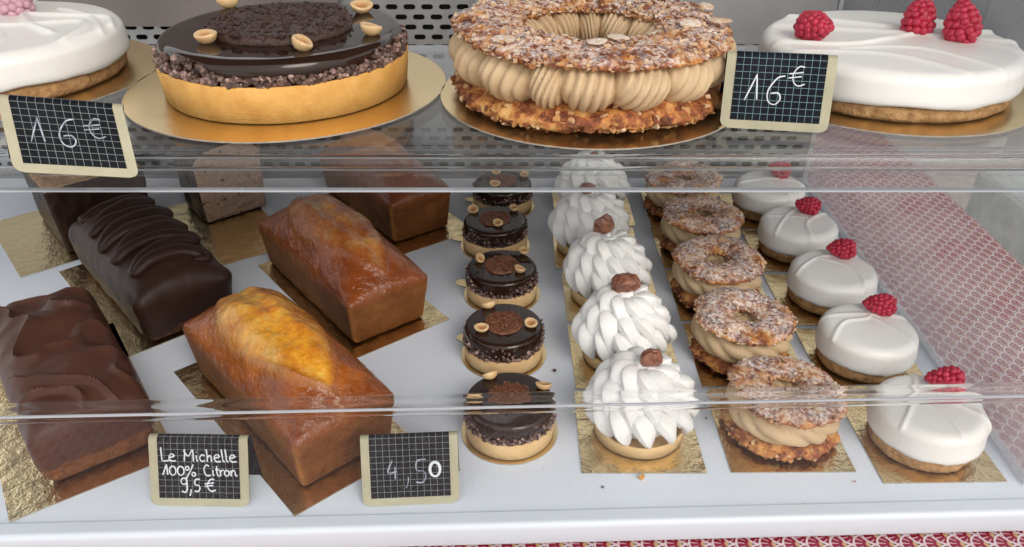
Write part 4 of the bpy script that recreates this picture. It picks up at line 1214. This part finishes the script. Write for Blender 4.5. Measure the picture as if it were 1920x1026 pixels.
RB1 = [[(-.95, -.1), (-.4, -.2), (.3, .1), (.9, .2)], [(-.8, .4), (.2, .1), (.95, -.1)], [(-.5, -.3), (.1, -.3), (.5, -.85)], [(-.6, .7), (.4, .2), (.9, .5)], [(.5, .1), (.8, -.3), (.85, -.6)], [(-.9, -.35), (-.2, -.45), (.2, -.95)]]
bb_ = []
for (px, py, s, dv) in ((1520, 72, .0175, (.5, -.8, .2)), (1716, 60, .0185, (.1, .2, 1)), (1798, 72, .0195, (-.2, .2, 1))):
    p = at(px, py, ZS+.039); bb_.append((p.x-.303, p.y-.645, s*.82, dv))
mousse_tart(.0955, .012, .1005, .012, .0365, .303, .645, ZS+CT, 0, 'large white mousse cake with three raspberries on the shelf at the right', None, RB1, .0026, .0026, bb_, 120, big=True)
card_round(-.432, .672, ZS, .124, 'large round gold card under the white mousse cake at the left', 'large round gold cards on the shelf')
RB2 = [[(-.4, .5), (.3, .35), (.8, .3), (.95, .1)], [(-.9, .1), (.1, .0), (.7, .15), (.8, -.4)], [(-.5, -.3), (.2, -.2), (.4, -.7), (.45, -.9)], [(-.1, .9), (.2, .2), (.6, -.2)], [(.3, .6), (.7, .3), (.95, -.1)]]
p = at(35, 28, ZS+.04)
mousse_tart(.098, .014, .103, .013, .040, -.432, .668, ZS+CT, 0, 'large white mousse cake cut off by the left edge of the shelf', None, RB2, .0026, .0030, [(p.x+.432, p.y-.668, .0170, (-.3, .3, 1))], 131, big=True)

# --- price tags
hgt = .0555
a, b = at(284, 948, .0006), at(468, 951, .0006)
price_tag(a, b, rad(24), hgt, [('Le Michelle', .115, .475, .128, .0075, True), ('100% Citron', .135, .325, .124, .0075, True), ('9,5', .31, .165, .135, .0078, True), ('E', .545, .165, .135, .0078, True)],
          'price tag reading Le Michelle 100% Citron, in front of the golden loaf')
a, b = at(681, 951, .0006), at(862, 943, .0006)
price_tag(a, b, rad(24), hgt, [('4', .26, .30, .20, .0085, False), (',', .44, .28, .24, .006, False), ('5', .53, .25, .26, .0075, False), ('0', .69, .30, .20, .016, True)],
          'price tag reading 4,50 standing beside the frontmost chocolate tartlet')
a, b = at(1350, 240, ZS+.0002), at(1545, 254, ZS-.0035)
a = Vector((a.x, a.y+.002, ZS)); b = Vector((b.x, a.y-.012, ZS))
price_tag(a, b, rad(16), .0535, [('1', .20, .26, .27, .0075, True), ('6', .38, .24, .28, .0075, True), ('E', .56, .42, .19, .0065, True)],
          'price tag reading 16 euros between the big choux ring and white cake', grid='gridline_blue', backa=34)
dA = ray(26, 322); dB = ray(262, 334)
yA = .462; a = Vector((dA.x*yA/dA.y, yA, CAMH+dA.z*yA/dA.y)); yB = .484; b = Vector((dB.x*yB/dB.y, yB, CAMH+dB.z*yB/dB.y))
price_tag(a, b, rad(38), .0525, [('1', .19, .28, .26, .007, False), ('6', .40, .26, .28, .007, False), ('E', .62, .36, .20, .006, False)],
          'price tag reading 16 euros hanging off the shelf at the left', backa=52, backlen=.047, skew=-.24)

# --- crumbs on the board
rnd = random.Random(5)
mb = MB()
chunk(mb, (0, 0, .0012), .0024, rnd, .6)
o = mb.build('crumb', M['crust'], None, False); p = at(1203, 898); o.location = (p.x, p.y, 0.0004)
tag(o, 'golden crumb on the board just in front of the frontmost cream tartlet card', 'crumb')

for px, py, sz, where in ((1040, 697, .0022, 'largest dark cocoa crumb, right of the second chocolate tartlet'), (1324, 786, .0013, 'tiny dark crumb between the frontmost cream tartlet and choux ring'),
        (1602, 905, .0012, 'tiny dark crumb in front of the gap left of the frontmost white mousse tartlet'), (1130, 915, .0010, 'tiny dark crumb below the left corner of the frontmost cream tartlet card')):
    mb = MB(); chunk(mb, (0, 0, sz*.4), sz, rnd, rnd.random())
    o = mb.build('crumb', M['nibs'], None, False); p = at(px, py); o.location = (p.x, p.y, .0006)
    tag(o, where, 'crumb', 'tiny dark crumbs on the board')
